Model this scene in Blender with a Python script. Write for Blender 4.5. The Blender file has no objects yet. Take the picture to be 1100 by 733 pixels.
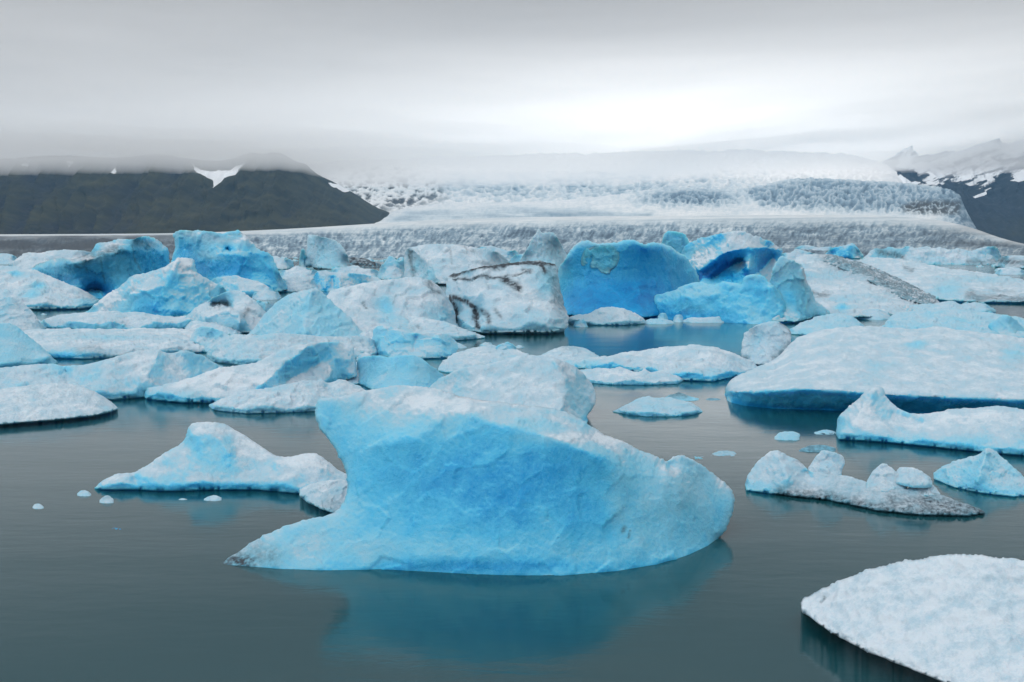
HAZE = 0.000065
CLOUD = 0.0042
CLOUD_G = 0.1
CTH = [.42, .32, .22, .22, .25]
SSS = 0.6
SSS_R = 3.5
T_UP = 0.14
SUN_E = 0.5
KEY = 0.65
GLOW = 1.15
AMP = 1.1
import bpy, math, random
import numpy as np
from mathutils import Vector
from mathutils.geometry import delaunay_2d_cdt

scene = bpy.context.scene
COL = scene.collection
rng = np.random.default_rng(11)
random.seed(5)

# ------------------------------------------------------------------ camera model
W0, H0, F = 1100.0, 733.0, 1070.0      # survey frame: width, height, focal length in the same unit
HORIZON = 268.0
CAM_Z = 5.0
PITCH = math.atan((H0 / 2 - HORIZON) / F)
CP, SP = math.cos(PITCH), math.sin(PITCH)

def ray(u, v):
    a = (np.asarray(u, float) - W0 / 2) / F
    b = (H0 / 2 - np.asarray(v, float)) / F
    return a, CP + b * SP, -SP + b * CP          # x, y, z of the sight line

def at(u, v, D):
    """point on the sight line u, v at ground distance D along y"""
    x, y, z = ray(u, v)
    t = D / y
    return np.stack([x * t, y * t, CAM_Z + z * t], -1)

def ground(u, v, z0=0.0):
    """distance at which the sight line meets height z0"""
    x, y, z = ray(u, v)
    return (z0 - CAM_Z) / np.minimum(z, -1e-5) * y

# ------------------------------------------------------------------ noise
_perm = np.random.default_rng(3).permutation(512)
_perm = np.concatenate([_perm, _perm, _perm])
_grad = np.random.default_rng(4).normal(size=(512, 3))
_grad /= np.linalg.norm(_grad, axis=1)[:, None]

def perlin(p):
    p = np.asarray(p, float)
    i = np.floor(p).astype(int); f = p - i
    w = f * f * f * (f * (f * 6 - 15) + 10)
    i = i & 511
    out = 0
    for dx in (0, 1):
        for dy in (0, 1):
            for dz in (0, 1):
                h = _perm[_perm[_perm[(i[:, 0] + dx) & 511] + ((i[:, 1] + dy) & 511)] + ((i[:, 2] + dz) & 511)]
                g = _grad[h]
                d = (g * (f - np.array([dx, dy, dz]))).sum(1)
                ww = (w[:, 0] if dx else 1 - w[:, 0]) * (w[:, 1] if dy else 1 - w[:, 1]) * (w[:, 2] if dz else 1 - w[:, 2])
                out = out + ww * d
    return out * 1.6

def fbm(p, octaves=4, gain=0.5, ridged=False):
    a, s, out, tot = 1.0, 1.0, 0, 0
    for k in range(octaves):
        n = perlin(p * s + 17.3 * k)
        if ridged: n = 1 - 2.2 * np.abs(n)
        out = out + a * n; tot += a
        a *= gain; s *= 2.03
    return out / tot

def worley(p):
    """nearest and second cell distance, offset from the nearest cell's centre, its random direction"""
    i = np.floor(p).astype(int); f = p - i; n = len(p)
    f1 = np.full(n, 9.0); f2 = np.full(n, 9.0); off = np.zeros((n, 3)); gv = np.zeros((n, 3))
    for dx in (-1, 0, 1):
        for dy in (-1, 0, 1):
            for dz in (-1, 0, 1):
                h = _perm[_perm[_perm[(i[:, 0] + dx) & 511] + ((i[:, 1] + dy) & 511)] + ((i[:, 2] + dz) & 511)]
                c = np.array([dx, dy, dz]) + 0.5 + 0.42 * _grad[h]
                o = f - c; d = np.sqrt((o * o).sum(1))
                m = d < f1
                f2 = np.where(m, f1, np.minimum(f2, d)); f1 = np.where(m, d, f1)
                off[m] = o[m]; gv[m] = _grad[(h[m] * 7 + 31) & 511]
    return f1, f2, off, gv

def sstep(a, b, x):
    t = np.clip((x - a) / (b - a), 0, 1)
    return t * t * (3 - 2 * t)

# ------------------------------------------------------------------ 2-D helpers
def resample(pts, s):
    pts = np.asarray(pts, float); out = [pts[0]]
    for p, q in zip(pts[:-1], pts[1:]):
        n = max(1, int(round(np.hypot(*(q[:2] - p[:2])) / s)))
        for k in range(1, n + 1): out.append(p + (q - p) * k / n)
    return np.array(out)

def smooth_line(pts, it=2):
    """corner cutting (Chaikin), ends kept"""
    pts = np.asarray(pts, float)
    for _ in range(it):
        if len(pts) < 3: return pts
        q = [pts[0]]
        for a, b in zip(pts[:-1], pts[1:]):
            q += [a * .75 + b * .25, a * .25 + b * .75]
        q.append(pts[-1]); pts = np.array(q)
    return pts

def seg_dist(P, L):
    """distance of points P to polyline L"""
    best = np.full(len(P), 1e9)
    for a, b in zip(L[:-1, :2], L[1:, :2]):
        d = b - a; l2 = max(1e-9, d @ d)
        t = np.clip(((P - a) @ d) / l2, 0, 1)
        r = P - (a + t[:, None] * d)
        best = np.minimum(best, np.hypot(r[:, 0], r[:, 1]))
    return best

def inside(P, poly):
    x, y = P[:, 0], P[:, 1]; c = np.zeros(len(P), bool)
    n = len(poly)
    for k in range(n):
        x1, y1 = poly[k][:2]; x2, y2 = poly[(k + 1) % n][:2]
        if y1 == y2: continue
        c ^= ((y1 > y) != (y2 > y)) & (x < (x2 - x1) * (y - y1) / (y2 - y1) + x1)
    return c

def solve(n, E, fixed, val, x0):
    """harmonic interpolation over edges E with fixed vertices (conjugate gradients)"""
    free = ~fixed
    i, j = E[:, 0], E[:, 1]
    deg = np.bincount(i, minlength=n) + np.bincount(j, minlength=n)
    def A(x):
        y = deg * x - np.bincount(i, x[j], n) - np.bincount(j, x[i], n)
        y[fixed] = 0; return y
    x = np.where(fixed, val, x0)
    r = -A(x); r[fixed] = 0
    p = r.copy(); rs = r @ r; r0 = rs + 1e-30
    for _ in range(1200):
        if rs < 1e-13 * r0: break
        Ap = A(p); a = rs / (p @ Ap + 1e-300)
        x = x + a * p; r = r - a * Ap
        rn = r @ r; p = r + (rn / (rs + 1e-300)) * p; rs = rn
    return x

def vnormals(V, T):
    n = np.cross(V[T[:, 1]] - V[T[:, 0]], V[T[:, 2]] - V[T[:, 0]])
    N = np.zeros_like(V)
    for k in range(3):
        for c in range(3):
            N[:, c] += np.bincount(T[:, k], n[:, c], len(V))
    return N / (np.linalg.norm(N, axis=1)[:, None] + 1e-12)

# ------------------------------------------------------------------ materials
def new_mat(name):
    m = bpy.data.materials.new(name); m.use_nodes = True
    nt = m.node_tree; nt.nodes.clear()
    return m, nt, nt.nodes, nt.links

def ramp(nodes, stops, interp='LINEAR'):
    r = nodes.new('ShaderNodeValToRGB'); cr = r.color_ramp; cr.interpolation = interp
    while len(cr.elements) < len(stops): cr.elements.new(0.5)
    for e, (p, c) in zip(cr.elements, stops):
        e.position = p; e.color = (*c, 1) if len(c) == 3 else c
    return r

def mathn(nt, op, a, b=None, clamp=False):
    n = nt.nodes.new('ShaderNodeMath'); n.operation = op; n.use_clamp = clamp
    for k, x in enumerate((a, b)):
        if x is None: continue
        if hasattr(x, 'links'): nt.links.new(x, n.inputs[k])
        else: n.inputs[k].default_value = x
    return n.outputs[0]

def mixc(nt, fac, a, b, blend='MIX'):
    n = nt.nodes.new('ShaderNodeMix'); n.data_type = 'RGBA'; n.blend_type = blend
    for sock, x in ((n.inputs[0], fac), (n.inputs[6], a), (n.inputs[7], b)):
        if hasattr(x, 'links'): nt.links.new(x, sock)
        elif isinstance(x, tuple): sock.default_value = (*x, 1)
        else: sock.default_value = x
    return n.outputs[2]

def attr(nt, name, kind='GEOMETRY'):
    n = nt.nodes.new('ShaderNodeAttribute'); n.attribute_name = name; n.attribute_type = kind
    return n.outputs['Fac']

def noise(nt, vec, scale, detail=4, rough=0.55, dist=0.0):
    n = nt.nodes.new('ShaderNodeTexNoise')
    n.inputs['Detail'].default_value = detail; n.inputs['Roughness'].default_value = rough
    n.inputs['Distortion'].default_value = dist
    if hasattr(scale, 'links'): nt.links.new(scale, n.inputs['Scale'])
    else: n.inputs['Scale'].default_value = scale
    nt.links.new(vec, n.inputs['Vector'])
    return n.outputs['Fac']

def ice_material():
    m, nt, N, L = new_mat('ice')
    out = N.new('ShaderNodeOutputMaterial'); bs = N.new('ShaderNodeBsdfPrincipled')
    L.new(bs.outputs[0], out.inputs[0])
    pos = N.new('ShaderNodeNewGeometry').outputs['Position']
    g = attr(nt, 'grain', 'OBJECT')                 # surface features per metre
    blue, dirt = attr(nt, 'blue'), attr(nt, 'dirt')
    n1 = noise(nt, pos, mathn(nt, 'MULTIPLY', g, 0.12), 5, 0.6)
    n2 = noise(nt, pos, mathn(nt, 'MULTIPLY', g, 0.6), 4, 0.65)
    n3 = noise(nt, pos, mathn(nt, 'MULTIPLY', g, 1.6), 3, 0.6)
    v = mathn(nt, 'ADD', blue, mathn(nt, 'MULTIPLY', mathn(nt, 'SUBTRACT', n1, 0.5), 0.36))
    v = mathn(nt, 'ADD', v, mathn(nt, 'MULTIPLY', mathn(nt, 'SUBTRACT', n2, 0.5), 0.17))
    v = mathn(nt, 'ADD', v, mathn(nt, 'MULTIPLY', mathn(nt, 'SUBTRACT', n3, 0.5), 0.14))
    wp = N.new('ShaderNodeVectorMath'); wp.operation = 'MULTIPLY_ADD'
    nv = N.new('ShaderNodeTexNoise'); nv.inputs['Detail'].default_value = 3; L.new(pos, nv.inputs['Vector']); L.new(mathn(nt, 'MULTIPLY', g, 0.05), nv.inputs['Scale'])
    sc = N.new('ShaderNodeVectorMath'); sc.operation = 'SCALE'; L.new(pos, sc.inputs[0]); L.new(mathn(nt, 'MULTIPLY', g, 0.03), sc.inputs['Scale'])
    L.new(nv.outputs['Color'], wp.inputs[0]); wp.inputs[1].default_value = (0.5, 0.5, 0.5); L.new(sc.outputs[0], wp.inputs[2])
    vo = N.new('ShaderNodeTexVoronoi'); vo.feature = 'DISTANCE_TO_EDGE'; vo.inputs['Scale'].default_value = 1.0; L.new(wp.outputs[0], vo.inputs['Vector'])
    ve = N.new('ShaderNodeMapRange'); ve.inputs[1].default_value = 0.0; ve.inputs[2].default_value = 0.022; ve.inputs[3].default_value = 1.0; ve.inputs[4].default_value = 0.0
    L.new(vo.outputs['Distance'], ve.inputs[0])
    vs = mathn(nt, 'MULTIPLY', ve.outputs[0], mathn(nt, 'MULTIPLY', n1, mathn(nt, 'MULTIPLY', blue, 0.12)))
    v = mathn(nt, 'SUBTRACT', v, vs)
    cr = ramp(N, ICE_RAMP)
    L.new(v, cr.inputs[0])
    # grit frozen into the ice, and the shade painted in one hollow
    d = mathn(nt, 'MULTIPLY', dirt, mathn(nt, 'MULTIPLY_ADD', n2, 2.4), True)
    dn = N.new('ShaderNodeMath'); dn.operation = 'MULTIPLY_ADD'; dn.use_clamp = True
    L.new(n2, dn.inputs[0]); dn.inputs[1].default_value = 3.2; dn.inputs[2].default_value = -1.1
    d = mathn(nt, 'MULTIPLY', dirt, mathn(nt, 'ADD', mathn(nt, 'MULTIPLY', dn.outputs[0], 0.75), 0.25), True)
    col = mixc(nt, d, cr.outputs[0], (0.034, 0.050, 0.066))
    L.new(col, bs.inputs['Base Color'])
    rg = ramp(N, [(0.0, (0.62,) * 3), (0.35, (0.42,) * 3), (0.8, (0.22,) * 3)])
    L.new(v, rg.inputs[0]); L.new(rg.outputs[0], bs.inputs['Roughness'])
    bs.inputs['IOR'].default_value = 1.31
    if SSS:
        L.new(mathn(nt, 'MULTIPLY', mathn(nt, 'MULTIPLY', mathn(nt, 'SUBTRACT', 1.0, mathn(nt, 'MULTIPLY', dirt, 1.5), True), SSS), mathn(nt, 'ADD', 0.2, mathn(nt, 'MULTIPLY', blue, 2.2), True)), bs.inputs['Subsurface Weight'])
        bs.inputs['Subsurface Radius'].default_value = (0.35, 0.8, 1.0)
        L.new(mathn(nt, 'DIVIDE', SSS_R, g), bs.inputs['Subsurface Scale'])
    bs.inputs['Specular IOR Level'].default_value = 0.45
    # crust relief
    h = mathn(nt, 'ADD', mathn(nt, 'MULTIPLY', n2, 0.8), mathn(nt, 'MULTIPLY', n3, 0.5))
    bp = N.new('ShaderNodeBump'); bp.inputs['Strength'].default_value = 0.5
    L.new(h, bp.inputs['Height'])
    L.new(mathn(nt, 'DIVIDE', 1.3, g), bp.inputs['Distance'])
    L.new(bp.outputs[0], bs.inputs['Normal'])
    return m

ICE_RAMP = [(0.0, (0.56, 0.655, 0.735)), (0.10, (0.385, 0.535, 0.64)), (0.24, (0.245, 0.52, 0.67)), (0.42, (0.165, 0.52, 0.72)), (0.60, (0.070, 0.46, 0.73)),
            (0.79, (0.013, 0.31, 0.64)), (1.0, (0.004, 0.14, 0.42))]
ICE = ice_material()

# ------------------------------------------------------------------ ice bodies
def tag(o, label=None, cat=None, group=None, kind=None):
    if label: o['label'] = label
    if cat: o['category'] = cat
    if group: o['group'] = group
    if kind: o['kind'] = kind

def mesh_obj(name, V, T, attrs, mat, parent=None, loc=None, smooth=True):
    me = bpy.data.meshes.new(name)
    me.from_pydata(V.tolist(), [], T.tolist() if hasattr(T, 'tolist') else T)
    for k, a in attrs.items():
        at_ = me.attributes.new(k, 'FLOAT', 'POINT')
        at_.data.foreach_set('value', np.ascontiguousarray(a, np.float32))
    if smooth: me.polygons.foreach_set('use_smooth', np.ones(len(me.polygons), bool))
    me.materials.append(mat); me.update()
    o = bpy.data.objects.new(name, me); COL.objects.link(o)
    if loc is not None: o.location = loc
    if parent: o.parent = parent
    return o

FIELD = {}
def berg(name, label, cat, top, bot, K=1.0, p=0.8, low=0.45, cap=0.06, t=(0.35, 0.75), amp=1.0, ns=26, octv=4, gain=0.46, R=4.0, rr=0.22,
         feats=(), paint=(), dirt=(), lip=None, rim_line=None, rimz=None, recess=0.0, back=1.6, s=None, sm=2, edge=0.25, wl=0.07, ridged=0.0,
         group=None, seed=0, flute=0.0, corner=1, parent=None, grain=1.0, on=None, scal=0.24, chip=0.30, cs=None, jag=0.7, stand=None, mott=0.07):
    """a solid block of ice: silhouette `top` (left to right), waterline `bot`, given in survey units; K = metres from waterline to crest"""
    top = smooth_line(top, corner); bot = np.asarray(bot, float)
    lim = 1.0 + 0.03 * (bot[:, 0].max() - bot[:, 0].min())           # both ends of the silhouette reach down to the water
    if top[0, 1] < bot[0, 1] - lim: top = np.vstack([[top[0, 0] - .01, bot[0, 1] - lim * .6], top[:, :2]])
    if top[-1, 1] < bot[-1, 1] - lim: top = np.vstack([top[:, :2], [top[-1, 0] + .01, bot[-1, 1] - lim * .6]])
    wl_line = np.vstack([top[0][None, :2], bot[:, :2], top[-1][None, :2]])
    us = np.concatenate([top[:, 0], bot[:, 0]]); vs = np.concatenate([top[:, 1], bot[:, 1]])
    hpx = max(4.0, vs.max() - vs.min()); wpx = us.max() - us.min()
    if s is None: s = float(np.clip(math.sqrt(wpx * hpx / 5200.0), 0.75, 2.2))
    wo = np.argsort(wl_line[:, 0]); WU, WV = wl_line[wo, 0], wl_line[wo, 1]
    notch = False
    if rimz is None:
        rimz = 0.0
        if parent is None and stand is None and hpx > 14 and not rim_line:      # wave-cut notch at the waterline
            rimz = float(np.clip(0.045 * hpx, 1.0, 3.5)) * float(ground(np.mean(WU), np.mean(WV))) / F; notch = True
    if stand is not None:
        Qh, Dh = FIELD[stand.name]; uv = np.array([bot[:, 0].mean(), bot[:, 1].mean()])
        j = np.argsort(((Qh - uv) ** 2).sum(1))[:6]; rimz = float(at(uv[0], uv[1], Dh[j].mean())[2]); recess = 0
    def surf(u, v):
        if on is None: return ground(u, v, rimz)
        Qh, Dh = FIELD[on[0].name]; u, v = np.atleast_1d(u), np.atleast_1d(v); o = np.empty(len(u))
        for k in range(len(u)):
            d2 = (Qh[:, 0] - u[k]) ** 2 + (Qh[:, 1] - v[k]) ** 2; j = np.argpartition(d2, 5)[:5]; o[k] = Dh[j].mean()
        return o - on[1]
    Dmid = float(np.mean(surf(np.mean(WU), np.mean(WV))))
    if on is None:
        m_ = max(0.4 * wpx * Dmid / F, 0.02 * Dmid)
        ground_w = lambda u, v: np.clip(ground(u, v, rimz), Dmid - m_, Dmid + m_)
    else: ground_w = lambda u, v: ground(u, v, rimz)
    px = Dmid / F                                       # metres per survey unit here
    topr = resample(top[:, :2], s); wlr = resample(wl_line, s)
    for ln, ja in ((topr, jag * (0.5 + 0.011 * hpx)), (wlr, (jag * 0.55 if not rimz else 0.12))):     # broken, uneven edges
        if len(ln) < 4: continue
        tg = np.gradient(ln, axis=0); tg /= np.linalg.norm(tg, axis=1)[:, None] + 1e-9
        arc = np.r_[0, np.cumsum(np.hypot(*np.diff(ln, axis=0).T))]
        j = 1.2 * fbm(np.c_[arc / 11, 0 * arc + seed, 0 * arc], 3, 0.6) + 0.8 * fbm(np.c_[arc / 5, 0 * arc + seed + .5, 0 * arc], 2, .6, True)
        e = np.clip(np.minimum(arc, arc[-1] - arc) / 6, 0, 1)
        k = ja * j * e
        ln += np.c_[-tg[:, 1] * k, tg[:, 0] * k]
    sub = max(3.0, 0.06 * hpx)
    if notch: recess = 0.9 * rimz * Dmid / CAM_Z + 0.6 * rimz; sub = 1.6
    elif rimz and recess: recess = 1.25 * rimz * Dmid / CAM_Z; sub = 1.6
    rim = wlr.copy(); rim[:, 1] += sub
    tx = np.linspace(-1, 1, len(rim)); rim[:, 0] += 0
    loop = np.vstack([topr, wlr[::-1][1:-1] * 0 + rim[::-1][1:-1]])   # silhouette, then the submerged rim back
    # constraint lines
    pts = [loop]; nl = len(loop)
    edges = [(k, (k + 1) % nl) for k in range(nl)]
    wl_in = wlr[1:-1]; pts.append(wl_in); iw = nl; n = nl + len(wl_in)
    edges += [(iw + k, iw + k + 1) for k in range(len(wl_in) - 1)]
    fl = []
    for ft in feats:
        pl, off = ft
        q = np.array([(a[0], a[1], a[2] if len(a) > 2 else off) for a in pl], float)
        q = resample(smooth_line(q, 1), s) if len(q) > 1 else q
        q = q[inside(q[:, :2], loop)]
        if len(q): fl.append(q)
    ab = []
    if lip:
        q = wl_in.copy(); q[:, 1] -= lip[0] * (0.8 + 0.5 * np.sin(q[:, 0] * 0.11 + seed) * np.sin(q[:, 0] * 0.037 + 2 * seed)); ab.append(np.c_[q, np.full(len(q), 0.25 * lip[1])])
    if rim_line: ab.append(resample(smooth_line(rim_line, 1), s))
    nrel = len(fl)
    for q in ab:
        ok = inside(q[:, :2], loop) & (seg_dist(q[:, :2], topr) > 1.5 * s)
        q = q[ok]
        if len(q): fl.append(q)
    fidx = []
    cons = np.vstack([loop, loop[:1]])
    for kf, q in enumerate(fl):
        q = q[seg_dist(q[:, :2], cons) > 0.6 * s]
        if not len(q): continue
        pts.append(q[:, :2]); fidx.append((n, q, kf >= nrel)); n += len(q)
    gx, gy = np.meshgrid(np.arange(us.min(), us.max() + s, s), np.arange(vs.min(), vs.max() + sub + s, s * 0.9))
    gx[1::2] += s / 2
    G = np.c_[gx.ravel(), gy.ravel()] + np.random.default_rng(seed + 1).uniform(-.22, .22, (gx.size, 2)) * s
    G = G[inside(G, loop)]
    G = G[(seg_dist(G, cons) > 0.55 * s) & (seg_dist(G, wlr) > 0.5 * s)]
    for _, q, _a in fidx:
        if len(q) > 1: G = G[seg_dist(G, q) > 0.5 * s]
        else: G = G[np.hypot(G[:, 0] - q[0, 0], G[:, 1] - q[0, 1]) > 0.5 * s]
    pts.append(G)
    P = np.vstack(pts)
    r = delaunay_2d_cdt([Vector((float(a), float(b))) for a, b in P], edges, [], 1, 1e-5)
    Q = np.array([(v.x, v.y) for v in r[0]]); T = np.array([f for f in r[2] if len(f) == 3], int)
    orig = r[3]
    loc = np.full(len(P), -1)
    for k, o in enumerate(orig):
        for q in o: loc[q] = k
    n = len(Q)
    E = np.vstack([T[:, [0, 1]], T[:, [1, 2]], T[:, [2, 0]]]); E = np.unique(np.sort(E, 1), axis=0)
    # distances
    vw = np.interp(Q[:, 0], WU, WV)
    Dw = ground_w(Q[:, 0], vw) if on is None else surf(Q[:, 0], Q[:, 1])
    fixed = np.zeros(n, bool); val = np.zeros(n)
    it = loc[:len(topr)]
    frac = np.clip((np.interp(topr[:, 0], WU, WV) - topr[:, 1]) / hpx, 0, 1)
    Dt = ground_w(topr[:, 0], np.interp(topr[:, 0], WU, WV)) + K * frac ** p if on is None else surf(topr[:, 0], topr[:, 1]) + 0.5 * on[1]
    fixed[it] = True; val[it] = 1 / Dt
    ir = loc[len(topr):nl]; fixed[ir] = True; val[ir] = 1 / (Dw[ir] + recess)
    ii = loc[iw:iw + len(wl_in)]; fixed[ii] = True; val[ii] = 1 / Dw[ii]
    x0 = 1 / (Dw + 0.3 * K)
    w = solve(n, E, fixed, val, x0) if on is None else np.where(fixed, val, 1 / (Dw - on[2] * np.clip(seg_dist(Q, cons) / (3 * s), 0, 1)))
    if fidx:
        f2, v2 = fixed.copy(), val.copy()
        for st, q, absol in fidx:
            k = loc[st:st + len(q)]; g = k >= 0
            f2[k[g]] = True; v2[k[g]] = 1 / ((Dw[k[g]] if absol else 1 / w[k[g]]) + q[g, 2])
        w = solve(n, E, f2, v2, w)
    deg = np.bincount(E.ravel(), minlength=n)
    for _ in range(sm):
        av = (np.bincount(E[:, 0], w[E[:, 1]], n) + np.bincount(E[:, 1], w[E[:, 0]], n)) / np.maximum(deg, 1)
        w = np.where(fixed, w, 0.4 * w + 0.6 * av)
    D = 1 / w
    dtop = seg_dist(Q, topr)
    tt = np.clip(1 - dtop / R, 0, 1)
    D = D + rr * R * px * (1 - np.sqrt(np.clip(1 - tt * tt, 0, 1)))
    if rimz and stand is None and on is None and not rim_line:            # rounded under-edge above the notch
        rb = min(7.0, 0.13 * hpx); tb = np.clip(1 - seg_dist(Q, wlr) / rb, 0, 1) * (Q[:, 1] <= vw + 0.01)
        D = D + 0.7 * rb * px * (1 - np.sqrt(np.clip(1 - tb * tb, 0, 1)))
    V = at(Q[:, 0], Q[:, 1], D)
    # relief
    T = T if True else T
    a, b, c = V[T[:, 0]], V[T[:, 1]], V[T[:, 2]]
    nn = np.cross(b - a, c - a); cen = (a + b + c) / 3 - np.array([0, 0, CAM_Z])
    flip = (nn * cen).sum(1) > 0
    T[flip] = T[flip][:, [0, 2, 1]]
    Nn = vnormals(V, T)
    q = V / px + 37.1 * seed
    d1 = fbm(q / ns, octv, gain)
    if ridged: d1 = d1 * (1 - ridged) + ridged * (fbm(q / ns, octv, gain, True) - 0.3)
    if flute:
        d1 = d1 + flute * fbm(np.c_[q[:, 0] / (ns * .28), q[:, 1] / (ns * .28), q[:, 2] / (ns * 2.2)], 3, 0.5)
    d2 = 0
    if scal or chip:
        c_ = cs or ns * 0.8
        qw = q / c_ + 0.45 * np.c_[fbm(q / (c_ * 1.7), 2), fbm(q / (c_ * 1.7) + 50, 2), fbm(q / (c_ * 1.7) + 90, 2)]
        f1, f2, of, gv = worley(qw)
        g1, g2, of2, gv2 = worley(qw * 2.3 + 11)
        d2 = scal * (0.42 * (f1 * f1 - 0.3) + 0.05 * (g1 * g1 - 0.3)) + chip * (0.55 * (of * gv).sum(1) + 0.06 * (of2 * gv2).sum(1))
        d2 = d2 * c_
    damp = np.where(vw - Q[:, 1] < 0, 0.3, 1.0) * (0.45 + 0.55 * np.clip(dtop / 6, 0, 1))
    V = V + Nn * ((d1 * amp * AMP + d2) * px * damp)[:, None]
    N0 = Nn; Nn = vnormals(V, T); Nn = 0.6 * N0 + 0.4 * Nn; Nn /= np.linalg.norm(Nn, axis=1)[:, None] + 1e-9
    # look of the surface
    nlow = fbm(q / (ns * 1.3) + 5.5, 3)
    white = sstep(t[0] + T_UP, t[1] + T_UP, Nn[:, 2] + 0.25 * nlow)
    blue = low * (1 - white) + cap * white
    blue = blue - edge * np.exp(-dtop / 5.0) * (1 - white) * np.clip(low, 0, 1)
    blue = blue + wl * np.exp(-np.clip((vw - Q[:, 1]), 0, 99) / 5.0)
    for (pu, pv, ru, rv, a) in paint:
        e = ((Q[:, 0] - pu) / ru) ** 2 + ((Q[:, 1] - pv) / rv) ** 2
        blue = blue + a * np.exp(-e * (1 + 0.5 * nlow))
    blue = blue + white * (0.015 + mott * np.clip(fbm(q / (ns * 0.9) + 9.1, 3) * 1.6 + 0.3, 0, 1.2))
    blue = np.clip(blue, 0.0, 1.0)
    dr = np.zeros(n)
    for (pl, wd, a) in dirt:
        dd = seg_dist(Q + 2.0 * np.c_[nlow, d1], np.asarray(pl, float) if len(pl) > 1 else np.array([pl[0], pl[0]], float))
        dr = np.maximum(dr, a * np.exp(-(dd / wd) ** 2))
    # far side of the block, closed along the silhouette and the submerged rim
    isloop = np.zeros(n, bool); isloop[it] = True; isloop[ir] = True
    dl = np.minimum(dtop, seg_dist(Q, np.vstack([rim, rim[-1:]])))
    th = (back * max(K, 0.35 * hpx * px) if on is None else 3 * on[1] + on[2]) * (1 - np.exp(-dtop / (0.22 * hpx)))
    bi = np.full(n, -1); nb = np.where(~isloop)[0]
    bi[nb] = n + np.arange(len(nb)); bi[isloop] = np.where(isloop)[0]
    Vb = at(Q[nb, 0], Q[nb, 1], D[nb] + 0.12 * px * dl[nb] + th[nb])
    Vb = Vb + (fbm(Vb / px / ns + 3.3, 2) * amp * px)[:, None]
    Tb = bi[T][:, [0, 2, 1]]
    VV = np.vstack([V, Vb]); TT = np.vstack([T, Tb])
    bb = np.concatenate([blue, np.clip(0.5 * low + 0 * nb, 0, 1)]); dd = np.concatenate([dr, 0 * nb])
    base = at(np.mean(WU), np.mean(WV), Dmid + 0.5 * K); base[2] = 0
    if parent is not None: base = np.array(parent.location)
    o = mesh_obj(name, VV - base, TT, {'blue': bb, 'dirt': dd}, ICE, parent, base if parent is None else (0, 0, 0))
    FIELD[o.name] = (Q, D)
    o['grain'] = float(grain / (px * 3.2))
    if parent is None: tag(o, label, cat, group)
    return o

# ================================================================== setting
def glacier_material():
    m, nt, N, L = new_mat('glacier_ice')
    out = N.new('ShaderNodeOutputMaterial'); bs = N.new('ShaderNodeBsdfPrincipled'); L.new(bs.outputs[0], out.inputs[0])
    pos = N.new('ShaderNodeNewGeometry').outputs['Position']
    crack, rock, dirt = attr(nt, 'crack'), attr(nt, 'rock'), attr(nt, 'dirt')
    n = noise(nt, pos, 0.06, 5, 0.7)
    v = mathn(nt, 'ADD', crack, mathn(nt, 'MULTIPLY', mathn(nt, 'SUBTRACT', n, 0.5), 0.5))
    cr = ramp(N, [(0.0, (0.90, 0.90, 0.895)), (0.16, (0.72, 0.745, 0.755)), (0.36, (0.48, 0.57, 0.62)), (0.65, (0.20, 0.30, 0.38)), (1.0, (0.06, 0.11, 0.16))])
    L.new(v, cr.inputs[0])
    c = mixc(nt, dirt, cr.outputs[0], (0.040, 0.050, 0.062))
    rk = mixc(nt, n, (0.03, 0.034, 0.036), (0.075, 0.08, 0.078))
    c = mixc(nt, rock, c, rk)
    L.new(c, bs.inputs['Base Color']); bs.inputs['Roughness'].default_value = 0.75
    bs.inputs['Specular IOR Level'].default_value = 0.2
    return m

def mountain_material():
    m, nt, N, L = new_mat('mountain_slope')
    out = N.new('ShaderNodeOutputMaterial'); bs = N.new('ShaderNodeBsdfPrincipled'); L.new(bs.outputs[0], out.inputs[0])
    pos = N.new('ShaderNodeNewGeometry').outputs['Position']
    snow, veg_relief = attr(nt, 'snow'), attr(nt, 'veg_relief')
    n = noise(nt, pos, 0.012, 6, 0.62); n2 = noise(nt, pos, 0.05, 4, 0.6)
    rk = ramp(N, [(0.3, (0.006, 0.010, 0.018)), (0.55, (0.018, 0.024, 0.034)), (0.75, (0.055, 0.060, 0.066))])
    L.new(n2, rk.inputs[0])
    gr = ramp(N, [(0.35, (0.013, 0.018, 0.016)), (0.7, (0.056, 0.058, 0.034))])
    L.new(n, gr.inputs[0])
    vf = mathn(nt, 'MULTIPLY', veg_relief, mathn(nt, 'MULTIPLY_ADD', n, 1.4), True)
    c = mixc(nt, vf, rk.outputs[0], gr.outputs[0])
    sn = mathn(nt, 'ADD', snow, mathn(nt, 'MULTIPLY', mathn(nt, 'SUBTRACT', n2, 0.5), 0.5))
    sr = ramp(N, [(0.42, (0, 0, 0)), (0.56, (1, 1, 1))]); L.new(sn, sr.inputs[0])
    c = mixc(nt, sr.outputs[0], c, (0.80, 0.83, 0.86))
    L.new(c, bs.inputs['Base Color']); bs.inputs['Roughness'].default_value = 0.9
    bs.inputs['Specular IOR Level'].default_value = 0.1
    return m

GLAC, MOUNT = glacier_material(), mountain_material()

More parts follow.
